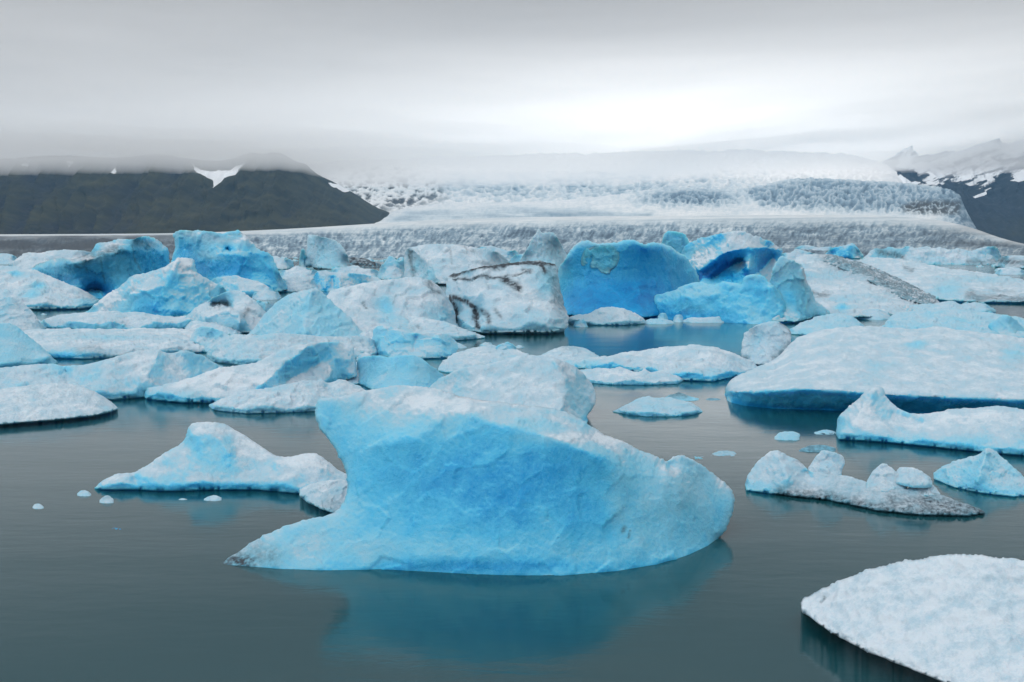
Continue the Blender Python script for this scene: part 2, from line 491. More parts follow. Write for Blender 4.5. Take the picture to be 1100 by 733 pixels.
def terrain(name, top, bot, D0, D1, nu, nv, mat, disp, look, u0, u1, pw=1.0):
    """a slope rising from distance D0 to D1; disp(U, Vv, s) gives relief in survey units, look(...) the surface attributes"""
    top = smooth_line(top, 2); bot = np.asarray(bot, float)
    uu = np.linspace(u0, u1, nu); ss = np.linspace(0, 1, nv)
    vt = np.interp(uu, top[:, 0], top[:, 1]); vb = np.interp(uu, bot[:, 0], bot[:, 1])
    U, S = np.meshgrid(uu, ss)
    Vv = vb + (vt - vb) * S
    D = D0 + (D1 - D0) * S ** pw
    U, S, Vv, D = U.ravel(), S.ravel(), Vv.ravel(), D.ravel()
    P = at(U, Vv, D)
    dz, dy = disp(U, Vv, S)
    P[:, 2] += dz * D / F; P[:, 1] += dy * D / F
    at_ = look(U, Vv, S, dz)
    # far slope behind the crest
    back = []
    for f, k in ((0.55, 1.15), (0.0, 1.4)):
        q = P[-nu:].copy(); q[:, 2] = q[:, 2] * f - (4 if f == 0 else 0); q[:, 1] *= k; q[:, 0] *= k; back.append(q)
    foot = P[:nu].copy(); foot[:, 2] = -4; foot[:, 1] -= 1
    A = np.vstack([foot, P] + back); rows = nv + 3
    i = np.arange(rows - 1)[:, None] * nu + np.arange(nu - 1)[None, :]; i = i.ravel()
    Q = np.c_[i, i + 1, i + nu + 1, i + nu]
    for k in at_: at_[k] = np.concatenate([at_[k][:nu], at_[k], at_[k][-nu:], at_[k][-nu:]])
    o = mesh_obj(name, A, Q, at_, mat)
    tag(o, kind='structure')
    return o

def n2(U, V, a, b, seed=0, octv=4, gain=0.55, ridged=False):
    return fbm(np.c_[U / a + 13.7 * seed, V / b + 3.1 * seed, np.full(len(U), 0.37 + seed)], octv, gain, ridged)

def blob(U, V, u, v, ru, rv):
    return np.exp(-(((U - u) / ru) ** 2 + ((V - v) / rv) ** 2))

def poly_mask(U, V, pl, soft=1.5):
    P = np.c_[U, V]; pl = np.asarray(pl, float)
    d = seg_dist(P, np.vstack([pl, pl[:1]])); sgn = np.where(inside(P, pl), 1, -1)
    return sstep(-soft, soft, d * sgn)

# ---- glacier tongue along the lagoon
def g1_disp(U, V, S):
    r = 0.6 * n2(U, V, 4.2, 7.0, 1, 3, 0.6, True) + 0.4 * n2(U + 3 * n2(U, V, 20, 20, 4), V, 11.0, 10.0, 7, 3, 0.6, True)
    rough = sstep(0.0, 0.12, S) * (1 - sstep(0.68, 0.95, S))
    m = n2(U, V, 34, 12, 3, 3)
    return (2.5 * (r - 0.2) * (0.7 + 0.9 * m) + 2.2 * m) * (0.25 + 0.75 * rough) * (1 - 0.9 * sstep(0.85, 1, S)), 0 * U
def g1_look(U, V, S, dz):
    w = n2(U, V, 90, 30, 4, 3)
    r = 0.6 * n2(U + 2 * w + 0.5 * V, V, 4.0, 6.0, 1, 4, 0.62, True) + 0.4 * n2(U + 8 * w + 0.8 * V, V, 12.0, 11.0, 7, 4, 0.6, True)
    b = n2(U, V, 60, 8, 2); st = n2(U * 0.25, V + 0.012 * (U - 550), 60, 2.6, 21, 3, 0.6)
    sm = sstep(0.62, 0.97, S)
    face = 1 - sstep(0.0, 0.16, S)
    crack = np.clip(0.92 - 0.95 * (r - 0.15) + 0.30 * b + 0.16 * st, 0.05, 1) * (1 - sm) + (0.22 + 0.3 * np.clip(st, 0, 1)) * sm
    lm = 1 - sstep(150, 300, U)
    d = np.clip(1.0 * lm * (0.85 + 0.5 * b) * (1 - sstep(0.90, 0.97, S)), 0, 1)
    mor = 0.6 * np.clip(st * 1.3 - 0.15, 0, 1) * (0.35 + 0.5 * sstep(650, 950, U)) * (1 - 0.8 * sm)
    rr_ = sstep(980, 1075, U) * (0.3 + 0.5 * b)
    mid = 0.10 + 0.30 * sstep(700, 900, U) * (1 - sm)
    return dict(crack=crack, rock=np.clip(rr_, 0, 1), dirt=np.clip(d + mid * (0.6 + b) + mor, 0, 0.95) * (1 - 0.5 * face))
terrain('glacier_tongue', [(-90, 252), (0, 252), (120, 251.5), (200, 250.5), (270, 248), (330, 245), (400, 240.5), (470, 236), (560, 233.5), (700, 232), (830, 231),
        (930, 231), (1000, 235), (1040, 243), (1080, 258), (1120, 266), (1190, 267)], [(-90, 277), (1190, 277)], 590, 1350, 1000, 90, GLAC, g1_disp, g1_look, -90, 1190, 1.6)

# ---- snowy plateau and icefall lobes behind
def g2_disp(U, V, S):
    r = n2(U, V, 6.0, 5.0, 5, 3, 0.6, True)
    hump = np.maximum(blob(U, V, 738, 213, 55, 9), poly_mask(U, V, [(800, 205), (830, 196), (870, 191), (960, 196), (1025, 204), (1032, 218), (1000, 228), (900, 226), (820, 222)], 6))
    return 0.4 * r + 3.0 * (r - 0.25) * hump, 0 * U
def g2_look(U, V, S, dz):
    r = n2(U, V, 6.0, 5.0, 5, 3, 0.6, True); b = n2(U, V, 70, 7, 6)
    h1 = blob(U, V, 740, 213, 45, 8)
    h2 = poly_mask(U, V, [(800, 205), (830, 196), (870, 191), (960, 196), (1025, 204), (1032, 218), (1000, 228), (900, 226), (820, 222)], 6)
    h3 = sstep(1000, 1030, U)
    crack = 0.12 + 0.14 * b + np.clip(0.75 - 0.7 * (r - 0.2), 0, 1) * np.clip(h1 * 1.1 + h2 * 0.65 + h3 * 0.7 + 0.15, 0, 1)
    pl = poly_mask(U, V, [(400, 246), (440, 228), (560, 224), (700, 228), (700, 236), (500, 238)], 5)
    crack = crack + 0.30 * pl * (0.7 + b)
    rock = poly_mask(U, V, [(968, 222), (985, 216), (1010, 216), (1032, 217), (1030, 231), (990, 230), (972, 228)], 3) * sstep(-0.25, 0.3, 0.15 - r + 0.5)
    return dict(crack=np.clip(crack, 0, 1), rock=np.clip(rock, 0, 1), dirt=0 * U)
terrain('glacier_plateau', [(330, 256), (381, 243), (411, 231), (433, 224), (471, 219), (540, 218), (600, 216), (650, 211), (695, 204), (740, 201.5), (780, 204.5),
        (815, 201), (835, 195.5), (860, 191), (885, 192.5), (953, 195.5), (990, 199), (1018, 202.5), (1031, 209), (1034, 218), (1045, 240), (1060, 262)],
        [(330, 262), (420, 246), (500, 241), (600, 238), (850, 237), (1000, 242), (1060, 264)], 1360, 2700, 760, 80, GLAC, g2_disp, g2_look, 330, 1060)

# ---- high icefall that climbs into the cloud
def g3_disp(U, V, S):
    r = n2(U, V, 9.0, 5.0, 8, 4, 0.6, True)
    return 3.2 * (r - 0.2) * (1 - 0.5 * sstep(850, 980, U)) + 4 * S * n2(U, V, 70, 30, 31, 3), 0 * U
def g3_look(U, V, S, dz):
    r = n2(U, V, 9.0, 5.0, 8, 4, 0.6, True); b = n2(U, V, 40, 14, 9)
    f = 0.35 + blob(U, V, 600, 195, 170, 18) + blob(U, V, 760, 180, 60, 10)
    crack = 0.06 + np.clip(0.55 - 0.6 * (r - 0.25), 0, 1) * np.clip(f, 0, 1) * (0.75 + 0.5 * b)
    crack = crack * (1 - 0.75 * sstep(188, 172, V)) - 0.3 * sstep(205, 178, V)  # snow whitened towards the crest, painting in the bright glow behind it
    reg = poly_mask(U, V, [(345, 190), (372, 174), (420, 176), (470, 196), (478, 212), (440, 224), (400, 226), (372, 214)], 8)
    rock = reg * sstep(-0.05, 0.35, 0.42 - r + 0.45 * b + 0.25 * sstep(205, 222, V))
    strip = poly_mask(U, V, [(352, 196), (370, 196), (440, 222), (400, 228)], 4)
    return dict(crack=np.clip(crack, 0, 1), rock=np.clip(np.maximum(rock, 0.9 * strip * sstep(-0.2, 0.3, 0.4 - r)), 0, 1), dirt=0 * U)
terrain('upper_icefall', [(260, 182), (340, 176), (400, 172), (520, 168), (640, 164), (760, 161), (860, 163), (910, 166), (940, 172), (965, 186), (990, 206), (1000, 212)],
        [(260, 240), (420, 232), (560, 223), (800, 212), (900, 200), (1000, 214)], 2710, 3350, 760, 110, GLAC, g3_disp, g3_look, 260, 1000)

# ---- dark mountain on the left
def m1_disp(U, V, S):
    r = n2(U + 0.5 * (V - 250), V, 26, 60, 12, 5, 0.55, True)
    return 6.0 * (r - 0.3) * (0.3 + S) * (1 - 0.85 * S) + 1.8 * n2(U, V, 14, 8, 13) * (1 - S), -180 * (r - 0.3) * S * (1 - S)
def m1_look(U, V, S, dz):
    b = n2(U, V, 60, 22, 14); c = n2(U, V, 12, 9, 15)
    q = V + 2 * c
    snow = poly_mask(U, q, [(203, 172), (212, 181), (226, 186), (240, 184), (262, 175), (252, 188), (238, 193), (233, 204), (229, 194), (215, 187)], 1.2)
    snow = np.maximum(snow, poly_mask(U, q, [(352, 196), (366, 198), (376, 205), (370, 206), (356, 200)], 1.0))
    snow = np.maximum(snow, 0.8 * blob(U, V, 124, 184, 4, 5))
    snow = np.maximum(snow, 0.5 * sstep(188, 178, V) * sstep(0.0, 0.3, c) * (U < 90))
    r = n2(U + 0.5 * (V - 250), V, 26, 60, 12, 5, 0.55, True)
    veg_relief = np.clip(0.45 + 1.1 * b + 0.6 * sstep(120, 320, U) + 0.5 * c + 1.0 * (r - 0.3), 0, 1.2)  # gully relief also painted into this tone, as flat light hides it
    return dict(snow=snow, veg_relief=veg_relief)
terrain('mountain_left', [(-160, 172), (0, 172), (60, 166), (120, 171), (170, 165), (200, 170), (230, 174), (250, 171), (265, 164), (285, 166), (300, 163), (318, 174), (328, 176), (335, 183), (345, 190), (362, 197), (377, 206), (400, 221), (417, 228), (430, 236), (445, 252)],
        [(-160, 268), (0, 266), (300, 266), (445, 266)], 1500, 2650, 620, 110, MOUNT, m1_disp, m1_look, -160, 445)

# ---- snow-streaked mountain on the right
def m2_disp(U, V, S):
    r = n2(U - 0.9 * (V - 200), V, 22, 50, 22, 5, 0.55, True)
    return 3.0 * (r - 0.3) * (0.3 + S) + 1.0 * n2(U, V, 9, 7, 23), -60 * (r - 0.3) * S
def m2_look(U, V, S, dz):
    c = n2(U, V, 16, 7, 24); w = n2(U, V, 40, 25, 27)
    a, b_ = U * 0.8 - V * 0.9 + 14 * w, U * 0.5 + V * 1.1 + 10 * n2(U, V, 25, 25, 28)
    c2 = n2(a, b_, 34, 11, 25, 5, 0.6)
    up = sstep(222, 180, V - 0.12 * (1040 - U))
    snow = np.clip(up * 0.62 + 0.5 * sstep(172, 150, V) + 0.9 * c2 + 0.25 * c - 0.10, 0, 1) * sstep(225, 205, V - 0.12 * (1040 - U))
    snow = np.maximum(snow, poly_mask(U, V, [(960, 170), (972, 166), (984, 183), (974, 184), (962, 180)], 1.5))
    for pl in ([(1042, 197), (1066, 186), (1060, 193), (1046, 199)], [(1078, 196), (1100, 184), (1130, 172), (1110, 190), (1086, 199)], [(1048, 211), (1068, 201), (1062, 207), (1050, 213)],
               [(991, 186), (1003, 179), (1020, 184), (1006, 194), (996, 192)]):
        snow = np.maximum(snow, poly_mask(U + c * 2, V + c * 2, pl, 1.5))
    tri = poly_mask(U, V, [(948, 178), (958, 172), (972, 185), (985, 184), (994, 197), (978, 196), (958, 188)], 1.5)
    snow = snow * (1 - tri * (1 - poly_mask(U, V, [(960, 170), (972, 166), (984, 183), (974, 184), (962, 180)], 1.5)))
    return dict(snow=snow, veg_relief=np.clip(0.5 * sstep(225, 262, V) + 0.4 * c, 0, 1))
terrain('mountain_right', [(930, 196), (942, 186), (950, 176), (957, 168), (968, 160), (990, 165), (1020, 166), (1045, 157), (1060, 152), (1078, 158), (1100, 148), (1150, 142), (1240, 136)],
        [(930, 197), (960, 214), (1000, 240), (1040, 262), (1100, 270), (1240, 272)], 2720, 3900, 420, 120, MOUNT, m2_disp, m2_look, 930, 1240)

# ---- lagoon
def water_material():
    m, nt, N, L = new_mat('lagoon_water')
    out = N.new('ShaderNodeOutputMaterial'); bs = N.new('ShaderNodeBsdfPrincipled'); L.new(bs.outputs[0], out.inputs[0])
    pos = N.new('ShaderNodeNewGeometry').outputs['Position']
    mp = N.new('ShaderNodeMapping'); mp.inputs['Scale'].default_value = (0.55, 1.6, 1); mp.inputs['Rotation'].default_value = (0, 0, 0.12)
    L.new(pos, mp.inputs[0])
    a = noise(nt, mp.outputs[0], 2.6, 3, 0.55, 0.4); b = noise(nt, mp.outputs[0], 0.35, 3, 0.5)
    big = noise(nt, pos, 0.06, 3, 0.5)
    c = mixc(nt, big, (0.002, 0.044, 0.056), (0.006, 0.054, 0.066))
    L.new(c, bs.inputs['Base Color'])
    bs.inputs['IOR'].default_value = 1.58
    rr = N.new('ShaderNodeMapRange'); rr.inputs[3].default_value = 0.08; rr.inputs[4].default_value = 0.17
    L.new(b, rr.inputs[0]); L.new(rr.outputs[0], bs.inputs['Roughness'])
    h = mathn(nt, 'ADD', mathn(nt, 'MULTIPLY', a, 0.25), b)
    bp = N.new('ShaderNodeBump'); bp.inputs['Strength'].default_value = 0.30; bp.inputs['Distance'].default_value = 0.035
    L.new(h, bp.inputs['Height']); L.new(bp.outputs[0], bs.inputs['Normal'])
    return m
w_ = 9000.0
wat = mesh_obj('lagoon_water', np.array([(-w_, -600, 0), (w_, -600, 0), (w_, 12000, 0), (-w_, 12000, 0)], float), [(0, 1, 2, 3)], {}, water_material(), smooth=False)
tag(wat, kind='structure')

# ---- cloud bank and haze
def box(name, x0, x1, y0, y1, z0, z1, mat):
    V = np.array([(x, y, z) for x in (x0, x1) for y in (y0, y1) for z in (z0, z1)], float)
    Fc = [(0, 1, 3, 2), (4, 6, 7, 5), (0, 4, 5, 1), (2, 3, 7, 6), (0, 2, 6, 4), (1, 5, 7, 3)]
    return mesh_obj(name, V, Fc, {}, mat, smooth=False)
def volume_material(name, col, dens, g=0.0):
    m, nt, N, L = new_mat(name)
    out = N.new('ShaderNodeOutputMaterial'); v = N.new('ShaderNodeVolumePrincipled')
    v.inputs['Color'].default_value = (*col, 1); v.inputs['Density'].default_value = dens; v.inputs['Anisotropy'].default_value = g
    L.new(v.outputs[0], out.inputs['Volume'])
    return m
if HAZE:
    hz = box('haze', -6500, 6500, -300, 5600, -8, 620, volume_material('haze_air', (0.34, 0.66, 1.0), HAZE))
    tag(hz, kind='stuff')
def cloud_bank():
    nx, ny = 150, 90
    xs = np.linspace(-6500, 6500, nx); ys = np.linspace(350, 7200, ny)
    X, Y = np.meshgrid(xs, ys); X, Y = X.ravel(), Y.ravel()
    edge = np.minimum(np.minimum((X + 6500) / 900, (6500 - X) / 900), np.minimum((Y - 350) / 2600, (7200 - Y) / 900)); edge = np.clip(edge, 0, 1)
    n = fbm(np.c_[X / 900, Y / 900, 0 * X + 1.5], 4); nb = fbm(np.c_[X / 700, Y / 700, 0 * X + 7.5], 4)
    base = np.interp(X / Y, [-0.6, -0.3, -0.15, 0.1, 0.3, 0.6], [180, 188, 192, 187, 235, 300]) 
    bot = base + 22 * nb + 12 * fbm(np.c_[X / 330, Y / 330, 0 * X + 3.5], 3); topz = bot + (130 + 60 * n) * np.interp(X / Y, [-0.25, -0.05, 0.05, 0.3, 0.45], CTH) * edge + 2
    A = np.vstack([np.c_[X, Y, bot], np.c_[X, Y, topz]]); k = nx * ny
    i = (np.arange(ny - 1)[:, None] * nx + np.arange(nx - 1)[None]).ravel()
    Q = [tuple(q) for q in np.c_[i, i + nx, i + nx + 1, i + 1]] + [tuple(q) for q in np.c_[i, i + 1, i + nx + 1, i + nx] + k]
    for a in range(nx - 1):
        Q.append((a, a + 1, a + 1 + k, a + k)); b = (ny - 1) * nx + a; Q.append((b + 1, b, b + k, b + 1 + k))
    for a in range(ny - 1):
        b = a * nx; Q.append((b + nx, b, b + k, b + nx + k)); b = a * nx + nx - 1; Q.append((b, b + nx, b + nx + k, b + k))
    o = mesh_obj('cloud_bank', A, Q, {}, volume_material('cloud', (1, 1, 1), CLOUD, CLOUD_G))
    tag(o, kind='stuff')
if CLOUD: cloud_bank()

# ---- sky and light
SUN_EL, SUN_AZ = math.radians(38), math.radians(-105)        # azimuth from the view direction towards the right
def make_world():
    w = bpy.data.worlds.new('World'); scene.world = w; w.use_nodes = True
    nt = w.node_tree; N, L = nt.nodes, nt.links; N.clear()
    out = N.new('ShaderNodeOutputWorld'); bg = N.new('ShaderNodeBackground'); L.new(bg.outputs[0], out.inputs[0])
    sky = N.new('ShaderNodeTexSky'); sky.sky_type = 'NISHITA'; sky.sun_disc = False
    sky.sun_elevation = SUN_EL; sky.sun_rotation = SUN_AZ; sky.air_density = 1; sky.dust_density = 2
    tc = N.new('ShaderNodeTexCoord'); sp = N.new('ShaderNodeSeparateXYZ'); L.new(tc.outputs['Generated'], sp.inputs[0])
    x, y, z = sp.outputs
    zr = ramp(N, [(0.0, (0.82, 0.80, 0.78)), (0.07, (0.76, 0.74, 0.72)), (0.14, (0.62, 0.605, 0.59)), (0.25, (0.46, 0.45, 0.44)), (0.36, (0.25, 0.26, 0.265)), (0.55, (0.72, 0.715, 0.71)), (0.72, (1.08, 1.07, 1.06)), (1.0, (1.25, 1.24, 1.23))])
    L.new(z, zr.inputs[0])
    # overcast deck: long soft streaks
    mp = N.new('ShaderNodeMapping'); mp.inputs['Scale'].default_value = (1.6, 1.6, 17); mp.inputs['Rotation'].default_value = (0, 0.05, 0); L.new(tc.outputs['Generated'], mp.inputs[0])
    st = noise(nt, mp.outputs[0], 1.3, 5, 0.55, 0.3)
    stf = N.new('ShaderNodeMapRange'); stf.inputs[1].default_value = 0.25; stf.inputs[2].default_value = 0.75; stf.inputs[3].default_value = 0.84; stf.inputs[4].default_value = 1.14
    L.new(st, stf.inputs[0])
    def gauss(v, c, s):
        t = mathn(nt, 'DIVIDE', mathn(nt, 'SUBTRACT', v, c), s)
        return mathn(nt, 'EXPONENT', mathn(nt, 'MULTIPLY', mathn(nt, 'MULTIPLY', t, t), -1.0))
    front = mathn(nt, 'GREATER_THAN', y, 0.0)
    glow = mathn(nt, 'MULTIPLY', mathn(nt, 'MULTIPLY', gauss(x, 0.20, 0.42), gauss(z, 0.105, 0.075)), front)
    c = mixc(nt, 1.0, zr.outputs[0], stf.outputs[0], 'MULTIPLY')
    gl = N.new('ShaderNodeCombineXYZ')
    for k, a in enumerate((1.0, 0.985, 0.955)): L.new(mathn(nt, 'MULTIPLY', glow, a * GLOW), gl.inputs[k])
    c = mixc(nt, 1.0, c, gl.outputs[0], 'ADD')
    # soft key light added to the unseen sky, behind the viewer to the left
    vm = N.new('ShaderNodeVectorMath'); vm.operation = 'DOT_PRODUCT'; L.new(tc.outputs['Generated'], vm.inputs[0])
    kd = Vector((-0.66, -0.62, 0.42)).normalized(); vm.inputs[1].default_value = kd
    ky = mathn(nt, 'MULTIPLY', mathn(nt, 'EXPONENT', mathn(nt, 'MULTIPLY', mathn(nt, 'SUBTRACT', vm.outputs['Value'], 1.0), 2.6)), KEY)
    kc = N.new('ShaderNodeCombineXYZ')
    for k, a in enumerate((0.99, 1.0, 1.01)): L.new(mathn(nt, 'MULTIPLY', ky, a), kc.inputs[k])
    c = mixc(nt, 1.0, c, kc.outputs[0], 'ADD')
    s1 = mixc(nt, 1.0, sky.outputs[0], (0.085,) * 3, 'MULTIPLY')
    c = mixc(nt, 0.06, c, s1)
    L.new(c, bg.inputs['Color']); bg.inputs['Strength'].default_value = 1.0
make_world()
sl = bpy.data.lights.new('sun', 'SUN'); sl.energy = SUN_E; sl.angle = math.radians(25); sl.color = (1.0, 0.97, 0.93)
so = bpy.data.objects.new('sun', sl); COL.objects.link(so)
sd = Vector((math.sin(SUN_AZ) * math.cos(SUN_EL), math.cos(SUN_AZ) * math.cos(SUN_EL), math.sin(SUN_EL)))
so.rotation_euler = sd.to_track_quat('Z', 'Y').to_euler(); so.location = sd * 300

# ---- camera
cam = bpy.data.cameras.new('camera'); cam.sensor_width = 36; cam.lens = 36 * F / W0; cam.clip_end = 40000; cam.clip_start = 0.1
co = bpy.data.objects.new('camera', cam); COL.objects.link(co); co.location = (0, 0, CAM_Z); co.rotation_euler = (math.pi / 2 - PITCH, 0, 0)
scene.camera = co
scene.view_settings.view_transform = 'Standard'; scene.view_settings.look = 'None'; scene.view_settings.exposure = 0; scene.view_settings.gamma = 1
scene.cycles.volume_bounces = 10; scene.cycles.max_bounces = 14; scene.cycles.diffuse_bounces = 3; scene.cycles.glossy_bounces = 3
scene.cycles.use_denoising = True

# ================================================================== icebergs, nearest first
berg('iceberg', 'large glassy blue iceberg in the foreground with an overhanging prow and low left tail', 'iceberg',
  [(236,606.5),(246,598),(257.5,591),(278,577),(302,566),(332,557),(356,552.5),(367,543),(373,527),(372.5,509),(365,492),(354.5,475),(344.5,463),(338.3,448),(338.6,433),(345,427),(363,426),(380,422),(404,416.6),(431,413),(465,416.5),(500,427),(551,434),(595,438),(619,446),(643,463),(670,475),(691,484),(711,492),(716,497),(725,487.5),(739,490.5),(759,503),(773,513),(786,525),(790.5,535),(788,550),(780,571),(769,581)],
  [(271,609),(305,611.6),(356,613),(411,611.6),(470,615),(534,618),(602,618.5),(664,613.5),(705,606.5),(735,598),(754,590)],
  K=2.6, p=0.9, low=0.55, cap=0.06, t=(0.34,1.0), scal=.14, chip=.10, cs=36, jag=.5, amp=1.5, ns=34, octv=4, gain=0.42, R=9, rr=0.5, s=2.0, sm=5, edge=0.35, seed=1, rimz=0.0, back=1.1,
  feats=[([(387,482,-.15),(414,478,-.35),(441,472,-.5),(465,458,-.55),(479,446,-.55),(500,442,-.6),(520,449,-.65),(561,460,-.75),(602,472,-.8),(636,485,-.75),(657,502,-.6),(667,520,-.45),(674,544,-.3)],0),
         ([(440,520,-.25),(520,530,-.35),(590,535,-.4),(640,540,-.4)],0), ([(450,600),(560,598),(640,588),(690,588)],-.12), ([(715,500),(728,520),(733,540)],-.35), ([(711,494),(720,505)],.15)],
  paint=[(525,528,150,75,.15),(540,520,70,40,.06),(420,436,80,26,-.13),(480,430,90,12,-.14),(590,448,90,12,-.10),(650,470,50,12,-.15),(745,520,48,42,-.20),(700,540,36,60,-.12),(664,525,14,60,-.10),(600,470,60,7,-.22),
         (400,590,90,18,-.13),(560,585,60,14,-.05),(540,608,170,7,.16),(320,588,50,20,-.05),(600,500,40,30,.06)],
  dirt=[([(236,607),(250,601),(266,605)],12,1.25),([(262,600),(290,600)],13,.6),([(275,590),(268,605)],12,.45),([(669,571),(671,567)],2.0,1.0),([(675,578),(677,570)],1.2,.8)])

berg('ice_floe', 'flat white ice floe with a pitted snowy top in the bottom right corner', 'ice floe',
  [(860,652),(862,645),(866,641),(884,631),(910,620),(940,609),(973,601.5),(992,599),(1011,596),(1040,594.5),(1070,598),(1100,601.5),(1150,612),(1200,632),(1230,660)],
  [(862,657),(869,661),(880,670),(892,678),(910,688),(929,698),(948,705),(966,713),(989,722),(1018,734),(1045,748),(1090,768),(1160,790),(1210,740)],
  K=2.1, p=0.75, low=0.10, cap=0.0, t=(0.1,0.5), amp=2.6, scal=1.0, chip=.06, cs=13, jag=.6, ns=20, octv=5, gain=0.55, R=9, rr=.5, s=1.9, sm=2, edge=0.05, rimz=0.27, recess=0.7, wl=-.05, seed=2, mott=.04, back=0.5,
  dirt=[([(882,646),(884,643),(885,641)],1.3,1.0)])

berg('iceberg', 'low pale blue iceberg with a hooked peak, floating left of the large foreground iceberg', 'iceberg',
  [(101,524.5),(114,513),(128,508),(145,507.5),(150,503),(162,498.5),(173,488),(190,479.5),(199,472),(201,460),(207,454),(226.5,452.7),(243,455.5),(260,465.5),(283,481),(297,490.5),(311,490.5),(328,486.5),(342,488),(356,498),(366,506),(382,512)],
  [(118,525),(147,525),(178,526.5),(221,525),(277,525),(319,529),(350,528),(375,525)],
  K=1.9, low=0.46, cap=0.04, t=(0.45,0.78), scal=.2, chip=.12, cs=16, amp=2.0, ns=24, octv=5, gain=.55, R=7, rr=.6, seed=3, lip=(6, 0.0),
  feats=[([(205,468),(226,464),(238,474),(246,486)],-.35), ([(296,496),(311,500),(330,497),(350,508)],-.25), ([(150,512),(165,512)],-.2), ([(145,512),(146,520)],.12)],
  paint=[(235,500,50,18,.10),(225,522,120,5,.14),(262,478,28,12,-.12),(330,495,30,8,-.14),(245,474,6,7,.25)])

berg('ice_chunk', 'white wedge of ice against the left flank of the large foreground iceberg', 'ice chunk',
  [(321.6,526),(332,520),(349,515.5),(362,515),(380,517),(396,528)], [(323,533),(330,539),(345,546),(361,552),(380,548)],
  K=1.0, low=0.24, cap=0.03, t=(0.2,0.6), amp=1.3, ns=14, R=6, rr=.6, rimz=0.12, recess=.3, seed=4, dirt=[([(352,540),(364,548)],7,.35)])

berg('ice_floe', 'flat white snowy floe at the left edge of the photo over a dark reflection', 'ice floe',
  [(-70,436),(-40,424),(0,418),(17,415),(54,411.5),(72,411.5),(91,416),(109,424),(122,433),(127,438.7)], [(-60,450),(-30,456),(0,455.5),(22,453.5),(65,450),(98,446.5),(118,442)],
  K=2.6, low=0.2, cap=0.02, t=(0.1,0.5), scal=.4, chip=.06, cs=9, amp=1.8, ns=13, R=6, rr=.7, rimz=.16, recess=.6, seed=5, wl=.05)

berg('iceberg', 'long low pale blue iceberg with two soft humps behind the flat snowy left floe', 'iceberg',
  [(-60,404),(-20,397),(0,395),(33,391),(57,390),(70,394),(92,391),(122,384),(142,377),(166,374.4),(183,379.8),(196,376.5),(210,379),(227,386.5),(242,396),(252,408)],
  [(-40,428),(0,430),(60,430),(122,428.5),(153,426),(200,422),(235,414)],
  K=2.2, low=0.40, cap=0.07, t=(0.4,0.8), amp=1.6, ns=22, R=5, seed=6, lip=(9, 0.1),
  feats=[([(170,379),(164,395),(152,412)],-.55), ([(70,398),(72,412)],.2)], paint=[(160,400,16,16,-.15),(70,400,26,8,.1),(120,410,30,10,.05)])

berg('iceberg', 'iceberg with snowy left slope and scooped blue right face, left of the blue green hump', 'iceberg',
  [(153,418),(174,413.6),(205,406),(231,395.5),(252,392),(270,390.7),(291,382),(309,373),(322,369),(342,367.8),(360,367.3),(374,366.7),(380,371),(382,385),(384,400)],
  [(157,428),(196,431.5),(230,432),(300,428),(345,420),(372,408)],
  K=2.4, low=0.46, cap=0.04, t=(0.3,0.66), amp=1.5, ns=22, R=5, seed=7, lip=(7,.1),
  feats=[([(331,371),(322,378),(310,388),(292,402),(280,414)],-.7), ([(345,388),(330,398),(310,408)],.3)], paint=[(336,388,34,14,.12),(355,398,14,6,-.12),(240,410,50,12,-.12),(190,424,40,7,.14)])

berg('ice_floe', 'low white ice ridge with a tiny spike between the scooped and large foreground icebergs', 'ice floe',
  [(224,435.5),(232,430),(250,424.5),(263,419),(287,417),(313,411.5),(331,408),(341,409),(345,406.5),(350,411),(355,410.5),(368,407),(378,411),(390,416.5),(402,426)],
  [(228,439),(237,441),(265,443.5),(298,443),(335,441),(353,440),(392,437)], K=1.5, low=0.3, cap=0.05, t=(0.3,0.7), amp=1.5, ns=14, R=4, seed=8, lip=(6, 0.05),
  feats=[([(300,424),(330,428),(352,437)],-.12), ([(350,416),(356,424)],.15)])

berg('iceberg', 'smooth hazy blue green hump of ice behind the prow of the large foreground iceberg', 'iceberg',
  [(383,404),(383.5,386),(390,383),(400,381.8),(409,381.6),(419,384.5),(431,381),(449,382),(459,389),(468,396),(477,403),(481,410)], [(386,412),(400,418),(430,420),(460,418),(475,414)],
  K=1.6, low=0.42, cap=0.14, t=(0.5,0.9), scal=.15, chip=.1, amp=1.0, ns=22, R=5, sm=6, edge=.1, seed=9, paint=[(425,405,30,12,-.05)])

berg('iceberg', 'rounded dimpled white iceberg rising directly behind the large foreground iceberg', 'iceberg',
  [(455,424),(460,415),(478,403),(501,393),(527,391),(542,385.6),(561,381),(589,382),(613,390),(627,401),(636,411.5),(641.6,426),(639,436),(630,447),(632,452)],
  [(458,440),(500,455),(560,462),(600,462),(628,456)], K=3.0, low=0.30, cap=0.06, t=(0.15,0.6), scal=.45, chip=.1, cs=13, amp=2.2, ns=16, R=6, seed=10,
  feats=[([(594,384),(606,404),(606,422),(602,440)],-.5)], paint=[(622,425,16,26,.08),(632,450,6,4,.4)])

berg('iceberg', 'small blue iceberg with two soft lobes below the scarred white snow slope', 'iceberg',
  [(393,374),(400,363),(400,352),(414,349),(431,354),(447,358.5),(466,356),(480,358.5),(490,365.5),(493,373),(490,379)], [(397,380),(420,384),(447,385),(478,384)],
  K=1.8, low=0.42, cap=0.06, t=(0.4,0.75), amp=1.2, ns=18, R=5, seed=11, feats=[([(414,352),(408,366),(410,378)],-.3),([(447,362),(444,376)],.35),([(470,360),(476,374)],-.2)], paint=[(415,370,14,10,.08)])

